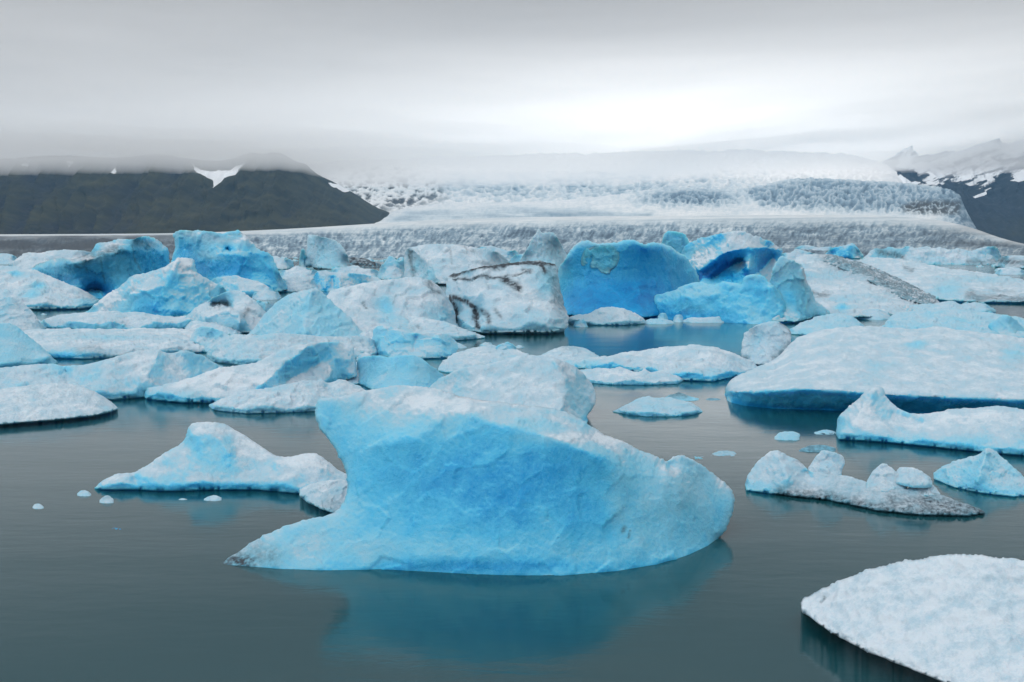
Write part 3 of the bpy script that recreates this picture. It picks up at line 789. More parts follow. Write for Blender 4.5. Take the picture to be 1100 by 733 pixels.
berg('iceberg', 'pale blue pyramid shaped iceberg with fluted sides standing left of the white slope', 'iceberg',
  [(262,362),(273,353),(286,334),(302,320),(318,314),(331,310.5),(341,308.8),(349,315.5),(363,330),(380,344),(390,357),(400,364)], [(265,366),(300,369),(340,371),(375,370),(395,368)],
  K=4.0, low=0.34, cap=0.12, t=(0.35,0.85), amp=1.2, ns=20, flute=.8, R=5, seed=12, feats=[([(335,311),(331,325),(328,345),(326,362)],-.9)], paint=[(350,345,22,18,.08),(300,345,22,18,-.08)])

berg('ice_floe', 'broad jumbled shelf of white ice at the foot of the pale blue pyramid', 'ice floe',
  [(222,377),(240,362),(255,358),(275,361),(300,357),(330,360),(360,362),(390,360),(405,366),(412,378)], [(230,388),(260,392),(300,392),(350,388),(400,384)],
  K=2.4, low=0.28, cap=0.08, t=(0.3,0.7), amp=3.0, ns=13, octv=5, gain=.6, R=4, seed=13, lip=(5, 0.1), ridged=.3)

berg('iceberg', 'small pale wedge shaped iceberg with a scooped top beside the jumbled shelf of ice', 'iceberg',
  [(204,366),(206,359),(212,351.5),(222,350),(241,356.5),(259,367),(270,374)], [(206,373),(216,377),(241,382),(262,379)], K=1.8, low=0.3, cap=0.08, t=(0.3,0.7), amp=1.2, ns=14, R=4, seed=14,
  feats=[([(215,362),(230,362)],.3),([(211,356),(212,370)],-.2)], paint=[(232,358,10,5,.12)])

berg('iceberg', 'white snow slope of an iceberg with one small black scar, joining the cracked iceberg', 'iceberg',
  [(336,352),(351,313),(365,309),(384,305.5),(405,300.5),(428,298.5),(452,297.4),(468,303),(480,317),(488,332),(491,346),(494,354)], [(345,360),(400,362),(450,361),(480,358)],
  K=6.0, low=0.26, cap=0.04, t=(0.1,0.5), amp=2.0, ns=22, R=5, seed=15, feats=[([(452,300),(466,316),(478,334)],-.8),([(400,330),(420,338)],.8)], paint=[(415,330,8,9,.35),(470,338,16,12,.12),(440,345,60,8,.05)],
  dirt=[([(391,325),(394,330)],1.8,1.0),([(425,318),(422,326)],1.3,.5),([(462,303),(466,311),(472,315)],2.6,.85)])

berg('ice_floe', 'thin white tongue of ice pointing right from the foot of the white snow slope', 'ice floe',
  [(398,352),(415,341),(440,338),(470,343.5),(483,347),(500,354),(521,361)], [(405,360),(450,364),(494,365)], K=2.4, low=0.26, cap=0.05, t=(0.25,0.6), amp=1.6, ns=14, R=4, seed=16, lip=(5, 0.2), dirt=[([(448,350),(452,353)],2,.5)])

berg('iceberg', 'grey white flat topped iceberg split by dark dirty cracks, with a sheer grey right end', 'iceberg',
  [(478,318),(480,300),(483,295),(505,289),(528,284.5),(553,280.8),(570,279.8),(587,281),(598.5,284),(599.5,296),(603,313),(605.5,326),(610.5,337),(611,349),(607,355)],
  [(487,350),(500,355),(511,356.5),(540,357),(563,357),(590,357)], K=6.5, p=.75, low=0.2, cap=0.05, t=(0.05,0.5), amp=1.6, ns=26, R=4, seed=17, lip=(9, 0.2),
  feats=[([(566,291),(572,296),(586,308),(600,330)],-1.2),([(500,318),(530,313),(555,312)],-1.0),([(489,333),(489.5,346)],.9),([(511,333),(512,352)],.9),([(520,336),(560,338),(600,340)],-.9)],
  paint=[(590,300,10,16,.18),(560,345,50,8,.10),(500,340,10,14,.06)],
  dirt=[([(484,296),(506,289),(530,285),(556,281),(598,284)],2.1,1.94),([(520,290),(545,284)],2.5,1.16),([(488,300),(520,299),(545,297),(566,291)],1.4,1.35),([(541,300),(550,307),(557,311)],3.9,1.56),([(580,284),(586,292)],2.5,1.75),
        ([(484,320),(489,331),(489.5,345)],2.0,1.75),([(488,320),(500,324),(509,331),(512,341),(513,352)],2.3,1.94),([(516,333),(525,339),(525,347)],2.5,1.16),([(533,334),(538,340)],2.0,0.78),([(562,289),(570,290)],2.1,1.16),([(590,290),(604,328)],6.9,0.55)])

berg('iceberg', 'tilted white slab of ice with a cracked left face behind the dirty cracked iceberg', 'iceberg',
  [(434,298),(434,271),(438,267),(443,265),(454,262.7),(470,261.6),(491,262.7),(513,266),(531,269),(544,276),(550,290),(552,302)], [(438,303),(480,305),(530,305)],
  K=9, p=.6, low=0.18, cap=0.03, t=(0.1,0.5), amp=1.3, ns=20, R=3, seed=18, feats=[([(443,268),(450,276),(466,284),(468,298)],-2.0),([(440,272),(441,296)],1.0)],
  paint=[(455,292,12,10,.12)], dirt=[([(441,271),(441,283),(445,292),(443,298)],2,.9),([(484,268),(485,284)],1.3,.5),([(490,263),(510,271)],1.3,.4)])

# ---- the big blue group
blue_wall = berg('iceberg', 'tall deep blue wall of clear ice with a grey frosted patch near its top', 'iceberg',
  [(596,334),(597,300),(599.5,287),(606,280),(614,264.5),(628,257.5),(639,261),(661,261),(670,258),(680,256.5),(691,262.5),(704,260),(718,262.7),(729,270.5),(738.6,276),(743,284.5),(751,294),(752,304),(756,320)],
  [(606,338),(640,340),(690,341),(730,336)], K=3.6, low=0.76, cap=0.18, t=(0.85,1.2), scal=.2, chip=.12, amp=1.0, ns=34, R=6, rr=.7, seed=19, edge=.5, sm=6,
  feats=[([(620,300,.6),(660,305,1.0),(700,300,.6)],0),([(690,264,-.5),(712,263,-.7),(735,276,-.7)],0)],
  paint=[(606,290,8,18,-.12),(630,262,30,5,-.25),(690,312,40,14,.10),(650,325,50,14,.12),(655,294,60,10,-.04),(635,275,12,8,-.1)])
# frosted patch frozen onto the wall's face
berg('frosted_patch', None, None, [(624,277),(628,267),(640,263.5),(652,262.5),(661,262.5),(666,270),(667,279),(663,287),(656,291)], [(627,283),(634,285),(642,285.5),(646,290),(651,291.5)],
  K=.5, low=0.56, cap=0.5, t=(0.5,0.9), amp=.4, ns=12, R=2.5, seed=20, parent=blue_wall, on=(blue_wall, .03, .05), s=1.0, edge=.0, wl=-.1, dirt=[([(620,275),(670,275)],60,.10)])

berg('iceberg', 'snow topped iceberg with deep blue caves in its face behind the blue wall', 'iceberg',
  [(726,320),(728,290),(731,268),(745,257.5),(764,253),(778,249.5),(792,248),(805,250.5),(816,254.5),(833,261),(841,268),(839,276),(835,283),(833,300),(832,320)], [(735,328),(780,332),(828,330)],
  K=7, p=.7, low=0.80, cap=0.05, t=(0.18,0.55), amp=1.6, ns=22, R=4, seed=21, edge=.2,
  feats=[([(745,292),(760,285),(776,272),(795,268),(820,266),(838,268)],-1.5),([(765,300),(785,285),(798,280)],1.4),([(818,290),(830,275)],1.2),([(806,275),(803,290)],-1.4)],
  paint=[(750,276,16,14,-.5),(805,284,7,9,-.45),(780,290,14,12,.15),(824,284,8,10,.15),(778,298,28,13,.65)])
berg('ice_chunk', 'small bright blue knob of ice poking up behind the deep blue wall', 'ice chunk',
  [(708,268),(712,253),(716,249),(721,247.5),(729,248.5),(735,250.5),(741,258.5),(744,268)], [(712,320),(740,322)], K=2, low=.5, cap=0.2, amp=.8, ns=14, R=3, seed=22, s=1.0)
berg('iceberg', 'rough lumpy blue iceberg with a flat capped knob, in front of the deep blue wall', 'iceberg',
  [(668,333),(678,325),(691,318.6),(718,314.5),(737,305),(751,302),(762,305),(770,306),(778,301.5),(788,304),(797,306),(798,299),(801,296.5),(810,294.5),(819,295),(827,303.6),(838,312),(845,321),(848,329),(850,339),(850,347)],
  [(675,338),(700,342),(740,345),(786,347),(820,349)], K=2.6, low=0.64, cap=0.26, t=(0.35,0.8), amp=3.0, ns=15, octv=5, gain=.6, R=4, seed=23, rimz=0.0, ridged=.2,
  feats=[([(828,306),(838,322),(842,345)],-.6),([(700,326),(740,318),(770,318)],-.5)], paint=[(810,297,10,4,-.2),(745,312,30,7,-.12),(800,330,30,10,-.08),(720,338,40,6,.15),(830,320,10,8,-.1)], dirt=[([(735,333),(755,334)],6,.3)])
berg('iceberg', 'curved blue fin of ice at the right end of the deep blue wall', 'iceberg',
  [(825,312),(827,300),(830,287),(838,273.6),(844,276),(850,279),(863,284.5),(867,300),(874,320),(884,329),(892,335)], [(830,345),(852,346),(875,341)], K=3.2, low=0.42, cap=0.08, t=(0.5,0.8), amp=1.4, ns=18, R=5, seed=24, edge=.4,
  feats=[([(862,287),(862,305),(868,322)],-.8)], paint=[(850,318,20,14,.15),(866,295,6,14,-.25),(842,290,8,12,-.1)])
berg('ice_floe', 'small snowy floe floating at the foot of the deep blue wall', 'ice floe',
  [(608,343),(613,339),(631,337.5),(642,331),(655,329.5),(674,332),(691,340.5),(693,345)], [(612,347),(640,349),(670,349)], K=2, low=0.24, cap=0.05, amp=1.0, ns=16, R=3, seed=25, lip=(4, 0.2))
for k, (l, tp, bt) in enumerate([
  ('upright ice cube in the row of small chunks before the rough blue iceberg', [(706,344),(707,338),(710,336),(715,336.5),(717,340),(717.5,345)], [(709,346.5),(715,346.5)]),
  ('squat tilted block second in the row of small ice chunks before the rough blue iceberg', [(723,345),(724,339),(729,337.5),(733,338.5),(734,344)], [(726,346.5),(731,346.5)]),
  ('long flat sliver of ice ending the row of small chunks before the rough blue iceberg', [(733,345),(740,340.5),(752,341.5),(770,339.8),(782,340.5),(785,344)], [(745,347),(775,347)]),
  ('flat bit of ice joining the snowy floe to the row of small chunks', [(690,346),(697,342.5),(705,342),(713,343),(722,344.5),(725,347)], [(700,348.5),(715,348.5)])]):
    berg('ice_chunk', l, 'ice chunk', tp, bt, K=.8, low=.3, cap=.08, amp=.7, ns=8, R=2, seed=30 + k, s=.8, group='row of small ice chunks before the blue wall')

# ---- low floes in the middle channel
berg('ice_floe', 'low white mound of ice with a grey freckled top in the middle channel', 'ice floe',
  [(570,386),(590,377),(598,373.5),(606,371.5),(623,372),(633,376),(642,382),(646,387)], [(585,391),(610,393),(635,391)], K=2, low=.3, cap=.05, amp=1.0, ns=14, R=3, seed=35, lip=(4, 0.2), dirt=[([(604,374),(620,374)],3,.3)])
berg('ice_floe', 'long smooth white floe with a turquoise edge across the middle channel', 'ice floe',
  [(598,391),(606,388),(625,386),(650,382.5),(668,379),(685,376.8),(702,374),(721,372),(735,370.8),(748,370.5),(762,372),(776,374.5),(797,382.7),(808,388),(814,393)], [(615,395),(645,397),(700,400),(732,408),(767,409),(795,403)],
  K=4.0, low=.48, cap=.04, t=(.25,.6), amp=1.0, ns=20, R=3, seed=36, lip=(8,.5), feats=[([(700,386),(728,391),(745,388)],.3)], paint=[(640,392,40,4,.15),(750,403,40,5,.15)], dirt=[([(728,387),(740,386)],3,.25)])
berg('ice_floe', 'narrow white floe carrying three little snow peaks in the middle channel', 'ice floe',
  [(610,402),(618,397),(635,396),(648,395.5),(660,396),(666,393),(674,397),(685,400),(689,398.5),(692,395),(697,399.5),(705,399),(711,397.8),(722,402),(731,405),(736,408)], [(622,410),(658,413),(700,413),(727,412)],
  K=1.6, low=.34, cap=.04, t=(.3,.65), amp=1.0, ns=11, R=3, seed=37, lip=(4, 0.15))
berg('ice_floe', 'lens shaped bluish floe alone on the bright water of the middle channel', 'ice floe',
  [(658,442),(668,437),(679,431),(694,425.3),(704,427),(716,426.7),(734,430),(747,434),(755,442)], [(675,445),(694,447),(725,447),(745,445)], K=1.6, low=.36, cap=.12, t=(.3,.75), amp=1.2, ns=14, R=4, seed=38, lip=(4, 0.1), recess=.3)
berg('ice_floe', 'thin sliver of dark wet ice just behind the lens shaped bluish floe', 'ice floe',
  [(712,428),(718,425),(724,423.5),(728,420.8),(734,422.5),(742,426),(751,428.5)], [(722,430.5),(742,431)], K=.8, low=.4, cap=.25, amp=.8, ns=8, R=2, seed=39, s=.8, dirt=[([(722,423),(735,423)],6,.8)])
berg('ice_chunk', 'dark sliver of brash ice right of the lens shaped bluish floe', 'ice chunk', [(758,429),(764,427.3),(771,428),(775,429.5)], [(764,430.5),(771,430.5)], K=.4, low=.4, cap=.3, dirt=[([(758,429),(775,429)],8,.7)], amp=.5, ns=6, R=2, seed=40, s=.7)

# ---- right side
berg('ice_chunk', 'round white boulder of ice with a dirty right side beside the big snowy floe', 'iceberg',
  [(796,374),(796.5,366),(801,356),(814,348),(827,345),(838,346),(847,351.5),(851,361),(849,372),(846,384)], [(799,384),(808,390),(820,392.5),(834,391)], K=2.0, low=.1, cap=.06, t=(.1,.5), amp=2.2, ns=16, R=7, rr=.5, seed=41,
  paint=[(812,366,9,9,.1)], dirt=[([(839,347),(846,352),(850,358)],1.6,.7),([(847,370),(840,378),(830,386)],3,.7)])
berg('ice_floe', 'big thick snow covered floe on the right with a turquoise undercut edge', 'ice floe',
  [(779,417),(782,411),(788,405),(809,396),(836,384),(848,369),(860,360),(890,352.5),(926,349.5),(956,351),(986,354),(1007,350),(1028,354),(1058,357),(1100,363),(1160,372),(1200,400)],
  [(782,432),(800,436),(830,439),(905,441),(980,443.5),(1100,447),(1180,440)], K=8.5, p=.7, low=.6, cap=.05, t=(.02,.36), scal=.35, chip=.08, cs=16, amp=2.6, ns=22, octv=5, gain=.55, R=6, seed=42, edge=0, recess=.3,
  rim_line=[(784,420,-.3),(815,419,-.6),(869,417,-.8),(914,420,-.8),(950,423,-.8),(1010,426,-.8),(1100,429,-.8),(1160,430,-.8)], feats=[([(850,374),(838,392),(820,408)],-.6),([(1010,352),(1010,360)],-.4)],
  paint=[(985,370,10,4,.35),(945,395,18,8,.1),(1090,380,14,8,.2),(800,434,40,5,.1),(960,438,200,9,.12)])
berg('ice_floe', 'tapered bluish floe wedged between the round ice boulder and the big snowy floe', 'ice floe',
  [(846,354),(863,345.5),(875,341),(887,338),(900,336),(911,337),(920,342),(930,352)], [(850,358.5),(870,360),(915,362)], K=3, low=.34, cap=.12, t=(.4,.8), amp=1.0, ns=18, R=4, seed=43, s=1.1)
berg('iceberg', 'long bluish ridge of ice lying behind the big snowy floe', 'iceberg',
  [(940,356),(953,346),(958,337),(975,334),(991,333),(1020,332.5),(1048,334.5),(1072,337),(1090,340),(1115,345),(1150,356)], [(950,363),(1020,366),(1100,367)], K=4, low=.36, cap=.12, t=(.4,.8), amp=1.6, ns=18, R=4, seed=44, lip=(6, 0.3), paint=[(1020,345,40,6,.05),(955,350,5,6,.15)])
berg('ice_chunk', 'blue white boulder of ice sitting at the right edge before the long bluish ridge', 'iceberg',
  [(1058,362),(1060,350),(1070,342),(1080,337),(1090,342),(1100,352),(1106,362)], [(1062,366),(1085,368),(1102,366)], K=1.6, low=.36, cap=.14, t=(.35,.75), amp=1.2, ns=14, R=5, seed=45, s=1.1, paint=[(1061,354,4,7,.25)])
berg('ice_chunk', 'pale blue ball of ice perched on a low ridge before the dirt striped icefield', 'ice chunk',
  [(981,327),(982,323),(986,319),(991,317.8),(996,320),(999,324),(998,328)], [(985,330),(994,330.5)], K=1.2, low=.4, cap=.2, amp=.7, ns=10, R=3, seed=46, s=.8)
berg('ice_floe', 'low ridge of blue white ice running under the pale blue ice ball', 'ice floe',
  [(955,335),(964,330),(976,327),(998,327),(1010,325),(1023,322),(1030,327),(1040,325.5),(1050,324),(1062,328),(1070,333)], [(965,337),(1020,338),(1060,337)], K=2.5, low=.32, cap=.1, amp=1.2, ns=12, R=3, seed=47, lip=(3, 0.2), s=1.0)
berg('ice_floe', 'flat grey white floe between the tapered floe and the dirt striped icefield', 'ice floe',
  [(914,341),(922,335),(935,331.5),(945,332),(953,336),(958,341)], [(922,343),(945,344)], K=2, low=.3, cap=.1, amp=.8, ns=10, R=3, seed=48, s=.9)
icefield = berg('iceberg', 'broad white icefield slope crossed by a dark band of rock debris on the right', 'iceberg',
  [(846,330),(848,300),(852,277),(864,273.5),(875,272),(894,273),(910,279),(925,285),(950,296),(975,306),(995,315),(1008,322),(1012,330)], [(850,341),(880,340),(920,341),(960,338),(1000,335)],
  K=28, p=.55, low=.3, cap=.03, t=(.0,.4), amp=2.2, ns=22, octv=5, R=3, seed=49, paint=[(905,330,6,3,.5),(890,296,30,5,.14),(860,300,8,18,.1),(920,320,30,5,.08)],
  feats=[([(895,276,-2),(925,287,-3),(960,303,-3),(1000,320,-1)],0),([(880,290,2.5),(915,300,2.5)],0)],
  dirt=[([(890,276),(905,280),(925,287),(950,299),(975,310),(1000,321)],10,.75),([(872,314),(880,317),(890,315)],2.4,.8),([(868,312),(874,315)],2,.5)])
berg('debris_band', 'dark band of rock debris', None, [(884,278),(890,274),(900,275),(912,278),(930,283),(950,292),(972,302),(990,311),(1005,319)], [(895,282),(912,289),(930,297),(950,308),(970,318),(988,323),(1000,324)],
  K=.5, low=.15, cap=.1, amp=1.6, ns=8, octv=5, gain=.65, R=1.5, seed=58, parent=icefield, on=(icefield, .12, .18), scal=.5, chip=.45, cs=7, s=.9, dirt=[([(880,276),(930,290),(1010,325)],40,.8)])
berg('iceberg', 'wide white icefield with grit along its waterline behind the dark debris band', 'iceberg',
  [(890,300),(915,280),(940,276),(960,277),(985,281),(1010,287),(1040,290),(1070,295),(1100,301),(1140,308),(1170,318)], [(930,315),(1000,321),(1040,324),(1100,325),(1150,324)],
  K=45, p=.55, low=.36, cap=.04, t=(.0,.4), amp=2.2, ns=18, octv=5, R=3, seed=50, dirt=[([(1040,318),(1060,320),(1100,322),(1140,322)],3.5,.8),([(1044,316),(1050,320)],4,.8),([(972,288),(980,290)],1.8,.8),([(1060,310),(1090,313)],1.5,.4)], paint=[(1018,312,16,8,.2),(1060,300,40,4,.1)])
berg('iceberg', 'sharp little iceberg with a dark blue triangular face before the glacier front', 'iceberg',
  [(884,275),(888,270.5),(893,267),(902,264),(911,263),(915,260.5),(919,263),(923,268),(928,274)], [(890,277),(905,278),(922,277.5)], K=6, low=.75, cap=.1, t=(.35,.7), amp=1.0, ns=10, R=2, seed=51, s=.75, feats=[([(912,264),(911,276)],-2)], paint=[(922,271,6,6,-.4),(915,270,3,6,-.1)])
berg('iceberg', 'jagged row of pale blue ice with a dark rocky left end before the glacier front', 'iceberg',
  [(926,279),(934,270),(941,266),(948,268),(956,264.5),(966,268),(975,263.5),(985,267),(992,264),(1003,267),(1012,265.5),(1020,269),(1030,266),(1042,270),(1052,266),(1062,265),(1070,263.5),(1074,271),(1078,282)], [(940,282),(1000,284.5),(1060,285)],
  K=10, low=.36, cap=.06, t=(.3,.65), amp=2.6, ns=9, octv=4, R=2, seed=52, s=.8, dirt=[([(946,271),(957,274),(969,276)],3.5,.9),([(1040,281),(1074,283)],2.5,.7)])
berg('ice_floe', 'flat white floe with a dark shoreline at the right edge before the glacier', 'ice floe',
  [(1068,286),(1074,276),(1086,274),(1100,275),(1130,276),(1160,284)], [(1080,288),(1140,289)], K=10, low=.3, cap=.05, amp=1.2, ns=9, R=2, seed=53, s=.8, dirt=[([(1074,280),(1100,283),(1130,284)],4,.9)])
berg('ice_floe', 'small white floe on the far grey water near the right edge', 'ice floe', [(1068,294),(1073,289),(1085,287),(1098,288.5),(1104,294)], [(1075,295.5),(1097,295.5)], K=4, low=.3, cap=.05, amp=.8, ns=8, R=2, seed=54, s=.8)

berg('iceberg', 'pale blue iceberg with a hooked upright fin at its left end on the right side', 'iceberg',
  [(898,462),(899,451),(902,445.5),(910,438),(920,430.5),(928,421),(933.5,416),(940,414.5),(948,415),(950,420),(952,426),(962,436.5),(974,443),(986,444.5),(998,444),(1010,442),(1019,438.6),(1040,438.8),(1056,437),(1070,435.6),(1100,439.5),(1140,446),(1170,462)],
  [(901,471),(925,472.5),(950,474),(1010,480),(1070,486),(1100,488),(1150,486)], K=2.6, low=.46, cap=.06, t=(.4,.8), scal=.4, chip=.15, cs=10, amp=2.6, ns=20, octv=5, gain=.6, R=6, seed=55, lip=(6, 0.05), feats=[([(938,420),(925,438),(915,455)],-.4),([(960,445),(990,455)],.2)],
  paint=[(925,445,20,14,-.1),(1000,474,100,7,.12),(1040,450,60,8,-.08)])
berg('iceberg', 'small pointed pale iceberg half sunk at the right edge in front of the hooked fin', 'iceberg',
  [(1003,508),(1010,502),(1025,495),(1040,491),(1052,487.5),(1059.5,480),(1070,484.5),(1085,498),(1100,513),(1112,524)], [(1008,516),(1025,523),(1055,529),(1090,533)], K=1.4, low=.40, cap=.1, t=(.45,.85), amp=1.6, ns=16, R=5, seed=56,
  feats=[([(1060,484),(1055,500),(1050,518)],-.35)], paint=[(1055,526,60,6,.05)])
raft = berg('ice_floe', 'dirty grey raft of ice with a dark tip, loaded with white ice chunks', 'ice floe',
  [(800,520),(803,510),(809,502),(816,493),(824,486.5),(833,483),(842,486.5),(848,489.5),(856,494),(864,500),(869,506.5),(880,508),(890,509.5),(908,511),(920,513.5),(932,517.5),(950,524),(980,526),(995,528),(1010,531),(1034,540),(1050,546),(1058.5,550.5)],
  [(802,526),(825,529),(851,532),(892,537),(920,543),(944,548),(988,552.5),(1041,553.5)], K=1.7, low=.36, cap=.07, t=(.25,.65), amp=2.2, ns=16, octv=5, gain=.6, R=5, seed=57,
  feats=[([(835,486),(842,500),(846,516)],-.3),([(866,506),(870,520)],.2)],
  dirt=[([(840,531),(892,534),(920,541),(960,548),(1000,550),(1056,551)],8,1.0),([(990,538),(1030,545),(1054,549)],11,1.05),([(960,538),(1000,544)],13,.8),([(856,496),(863,498)],3,.5),([(900,520),(950,535)],14,.22)], paint=[(815,522,14,6,.2)])
for k, (l, tp, bt) in enumerate([
  ('tallest white crystal block of ice riding on the dirty grey raft', [(867,504),(872,496),(879,487.5),(884,483),(890,484.5),(899,486.5),(906,489.5),(907.5,498),(904,509)], [(873,509),(888,512),(898,512)]),
  ('rounded white lump of ice in the middle of the dirty grey raft', [(930,522),(932,513),(940,503.5),(946,498.5),(952,498),(960,503),(968,511),(974,520),(975,525)], [(936,526),(950,528),(966,528)]),
  ('smooth white slab of ice behind the rounded lump on the dirty grey raft', [(961,510),(965,503),(973,501.3),(984,503),(994,508),(1002,515.5),(1002,520)], [(966,518),(980,521),(995,521.5)]),
  ('flattest white lump of ice on the dirty grey raft, nearest its dark tip', [(975,525),(980,520),(988,517.5),(998,518.5),(1005,523),(1010,529)], [(982,530),(996,532)])]):
    berg('ice_chunk', l, 'ice chunk', tp, bt, K=.5, low=.2, cap=.05, t=(.2,.6), amp=1.1, ns=14, R=4, rr=.4, seed=60 + k, s=1.1, stand=raft, scal=.25, chip=.5, cs=9, group='ice chunks riding on the dirty raft')
for k, (l, tp, bt) in enumerate([
  ('little flat white floe in front of the undercut edge of the big snowy floe', [(832,469),(836,465),(845,463.3),(855,463.8),(860,466.5),(859,470)], [(835,473),(855,473.5)]),
  ('thin white wafer of ice left of the hooked fin iceberg', [(874,465),(882,462),(890,461.5),(898,464)], [(880,467),(895,467)]),
  ('grey white sliver of ice left of the dirty raft', [(762,489),(770,485),(778,484),(788,484.5),(791,487)], [(768,490.5),(786,490.5)]),
  ('loose patch of dark glassy brash behind the dirty raft', [(858,484),(866,479.5),(876,477.5),(888,478.5),(898,481.5)], [(868,486),(890,486)]),
  ('faint thin sliver of ice beside the grey white sliver in the channel', [(742,491.5),(750,490.3),(762,491.5)], [(747,493),(758,493)])]):
    berg('ice_chunk', l, 'ice chunk', tp, bt, K=.5 if k < 3 else .4, low=.3 if k < 3 else .4, cap=.12 if k < 3 else .3, amp=1.0, ns=7, R=1.5, seed=66 + k, s=.8, dirt=() if k < 2 else [([(700,480),(920,480)],40,.25 if k != 3 else .75)], group='small loose ice chunks on the open water')
for k, (l, tp, bt) in enumerate([
  ('small white ice chunk farthest out on the open water at the left', [(35,544.5),(38,541.5),(43,541),(47,544.5)], [(38,547),(44,547)]),
  ('small white chunk just off the left tip of the hooked peak iceberg', [(83,530),(87,526.8),(93,526.5),(98,530.5)], [(87,533.5),(94,533.5)]),
  ('small grey white chunk between the farthest chunk and the hooked peak iceberg', [(107,537),(111,533.2),(117,532),(122,536.5)], [(111,541),(119,541)]),
  ('small white chunk close under the front of the hooked peak iceberg', [(219,536),(224,533),(232,531.6),(238,534.5)], [(224,538.5),(234,538.5)]),
  ('tiny flake of ice between two larger chunks before the hooked peak iceberg', [(191,536.6),(196,535),(201,536.4)], [(194,537.8),(199,537.8)]),
  ('dark speck of glassy ice alone on the grey water at the left', [(119,568.3),(124,566.8),(131,568)], [(122,569.3),(129,569.3)])]):
    berg('ice_chunk', l, 'ice chunk', tp, bt, K=.2, low=.25 if k < 5 else .9, cap=.04 if k < 5 else .8, amp=.8, ns=6, R=2, seed=72 + k, s=.7, group='small loose ice chunks on the open water', dirt=[([tp[1], tp[2]], 4, .35)] if k in (2,) else ())

# ---- left middle distance
berg('iceberg', 'smooth pale blue hump of ice at the left edge above the two humped iceberg', 'iceberg',
  [(-40,362),(-15,349),(0,347),(14,347),(26,356.5),(45,373),(56,383),(62,389)], [(-30,396),(0,396),(30,394),(57,392)], K=2.6, low=.40, cap=.14, t=(.5,.9), scal=.15, chip=.1, amp=.8, ns=26, R=5, sm=6, edge=.1, seed=80, lip=(8, 0.1))
berg('iceberg', 'small white snow mound behind the smooth pale blue hump on the left', 'iceberg',
  [(-30,332),(-10,323),(0,321.5),(8,318),(20,321),(31,330),(40,341),(48,352)], [(-20,357),(10,358),(42,356)], K=3, low=.25, cap=.04, amp=1.4, ns=12, R=3, seed=81)
berg('ice_floe', 'wide flat white floe with a dirty lower edge on the left', 'ice floe',
  [(8,365),(22,354),(60,352.5),(110,353.5),(160,352.5),(210,353),(232,360),(240,368)], [(57,384),(88,385),(150,382),(215,378)], K=7, p=.6, low=.32, cap=.03, t=(.05,.45), amp=2.0, ns=16, R=3, seed=82, lip=(6, 0.4),
  feats=[([(60,366),(110,370),(160,366)],-.6)], dirt=[([(84,379),(92,374),(106,374)],4,.4),([(110,380),(150,378)],3,.2)], paint=[(70,381,22,4,.5),(120,362,60,3,.1)])
berg('ice_floe', 'long narrow floe with a blue grey side below the crested iceberg', 'ice floe',
  [(44,346),(50,342),(61,338),(78,336.5),(98,335),(123,334),(135,336),(151,334.5),(164,338),(182,339.5),(196,340),(215,338),(236,340),(250,348)], [(47,352),(102,355),(150,355),(190,353.5),(235,353)],
  K=3.4, low=.42, cap=.05, t=(.35,.7), amp=1.2, ns=13, R=3, seed=83, lip=(9,.5))
berg('iceberg', 'white mound of ice with a dark hollow behind the pale wedge', 'iceberg',
  [(196,346),(200,338),(216,326.5),(226,321),(237,315.5),(251,310.6),(261,313.5),(274,322),(281,331),(290,340),(292,352)], [(205,354),(240,357),(280,357)], K=4, low=.28, cap=.04, t=(.2,.55), amp=1.6, ns=16, R=3, seed=84,
  feats=[([(228,327),(240,326),(248,330)],1.6),([(222,342),(242,331),(256,334),(258,348)],-1.6)], dirt=[([(230,328),(238,327),(244,326)],3,.85),([(262,338),(266,334)],3,.6),([(232,352),(250,352)],3,.5)])  # first dirt line paints the hollow's shade into the colour
berg('ice_chunk', 'grey streaked slab of ice leaning on the left foot of the pyramid', 'ice chunk', [(257,353),(262,340),(270,331),(280,324),(287,325),(284,338),(276,353)], [(262,356),(270,356.5)], K=2, low=.4, cap=.2, amp=1.2, ns=12, R=3, seed=85, s=.9, flute=.5, dirt=[([(266,340),(280,328)],4,.5)])
berg('iceberg', 'iceberg with a thin white crest and blue lower face, before the hollowed blue iceberg', 'iceberg',
  [(90,337),(97,331),(110,320),(120,313),(130,306.5),(137,300),(141,296),(150,295),(157.5,293),(178,286),(184,281),(190,277.3),(200,276.8),(210,277),(210,287),(213,294),(226,301),(243,309.5),(250,322),(255,335)], [(100,340),(133,340),(174,341),(205,340),(240,339)],
  K=4.5, low=.58, cap=.05, t=(.4,.72), amp=1.8, ns=18, octv=5, R=4, seed=86, feats=[([(190,280),(184,294),(180,304),(160,312),(140,316)],-1.2),([(200,284),(203,296),(220,304)],-.6)],
  paint=[(180,330,34,10,.25),(120,325,24,14,-.35),(195,288,12,8,-.3),(225,310,22,6,-.15)])
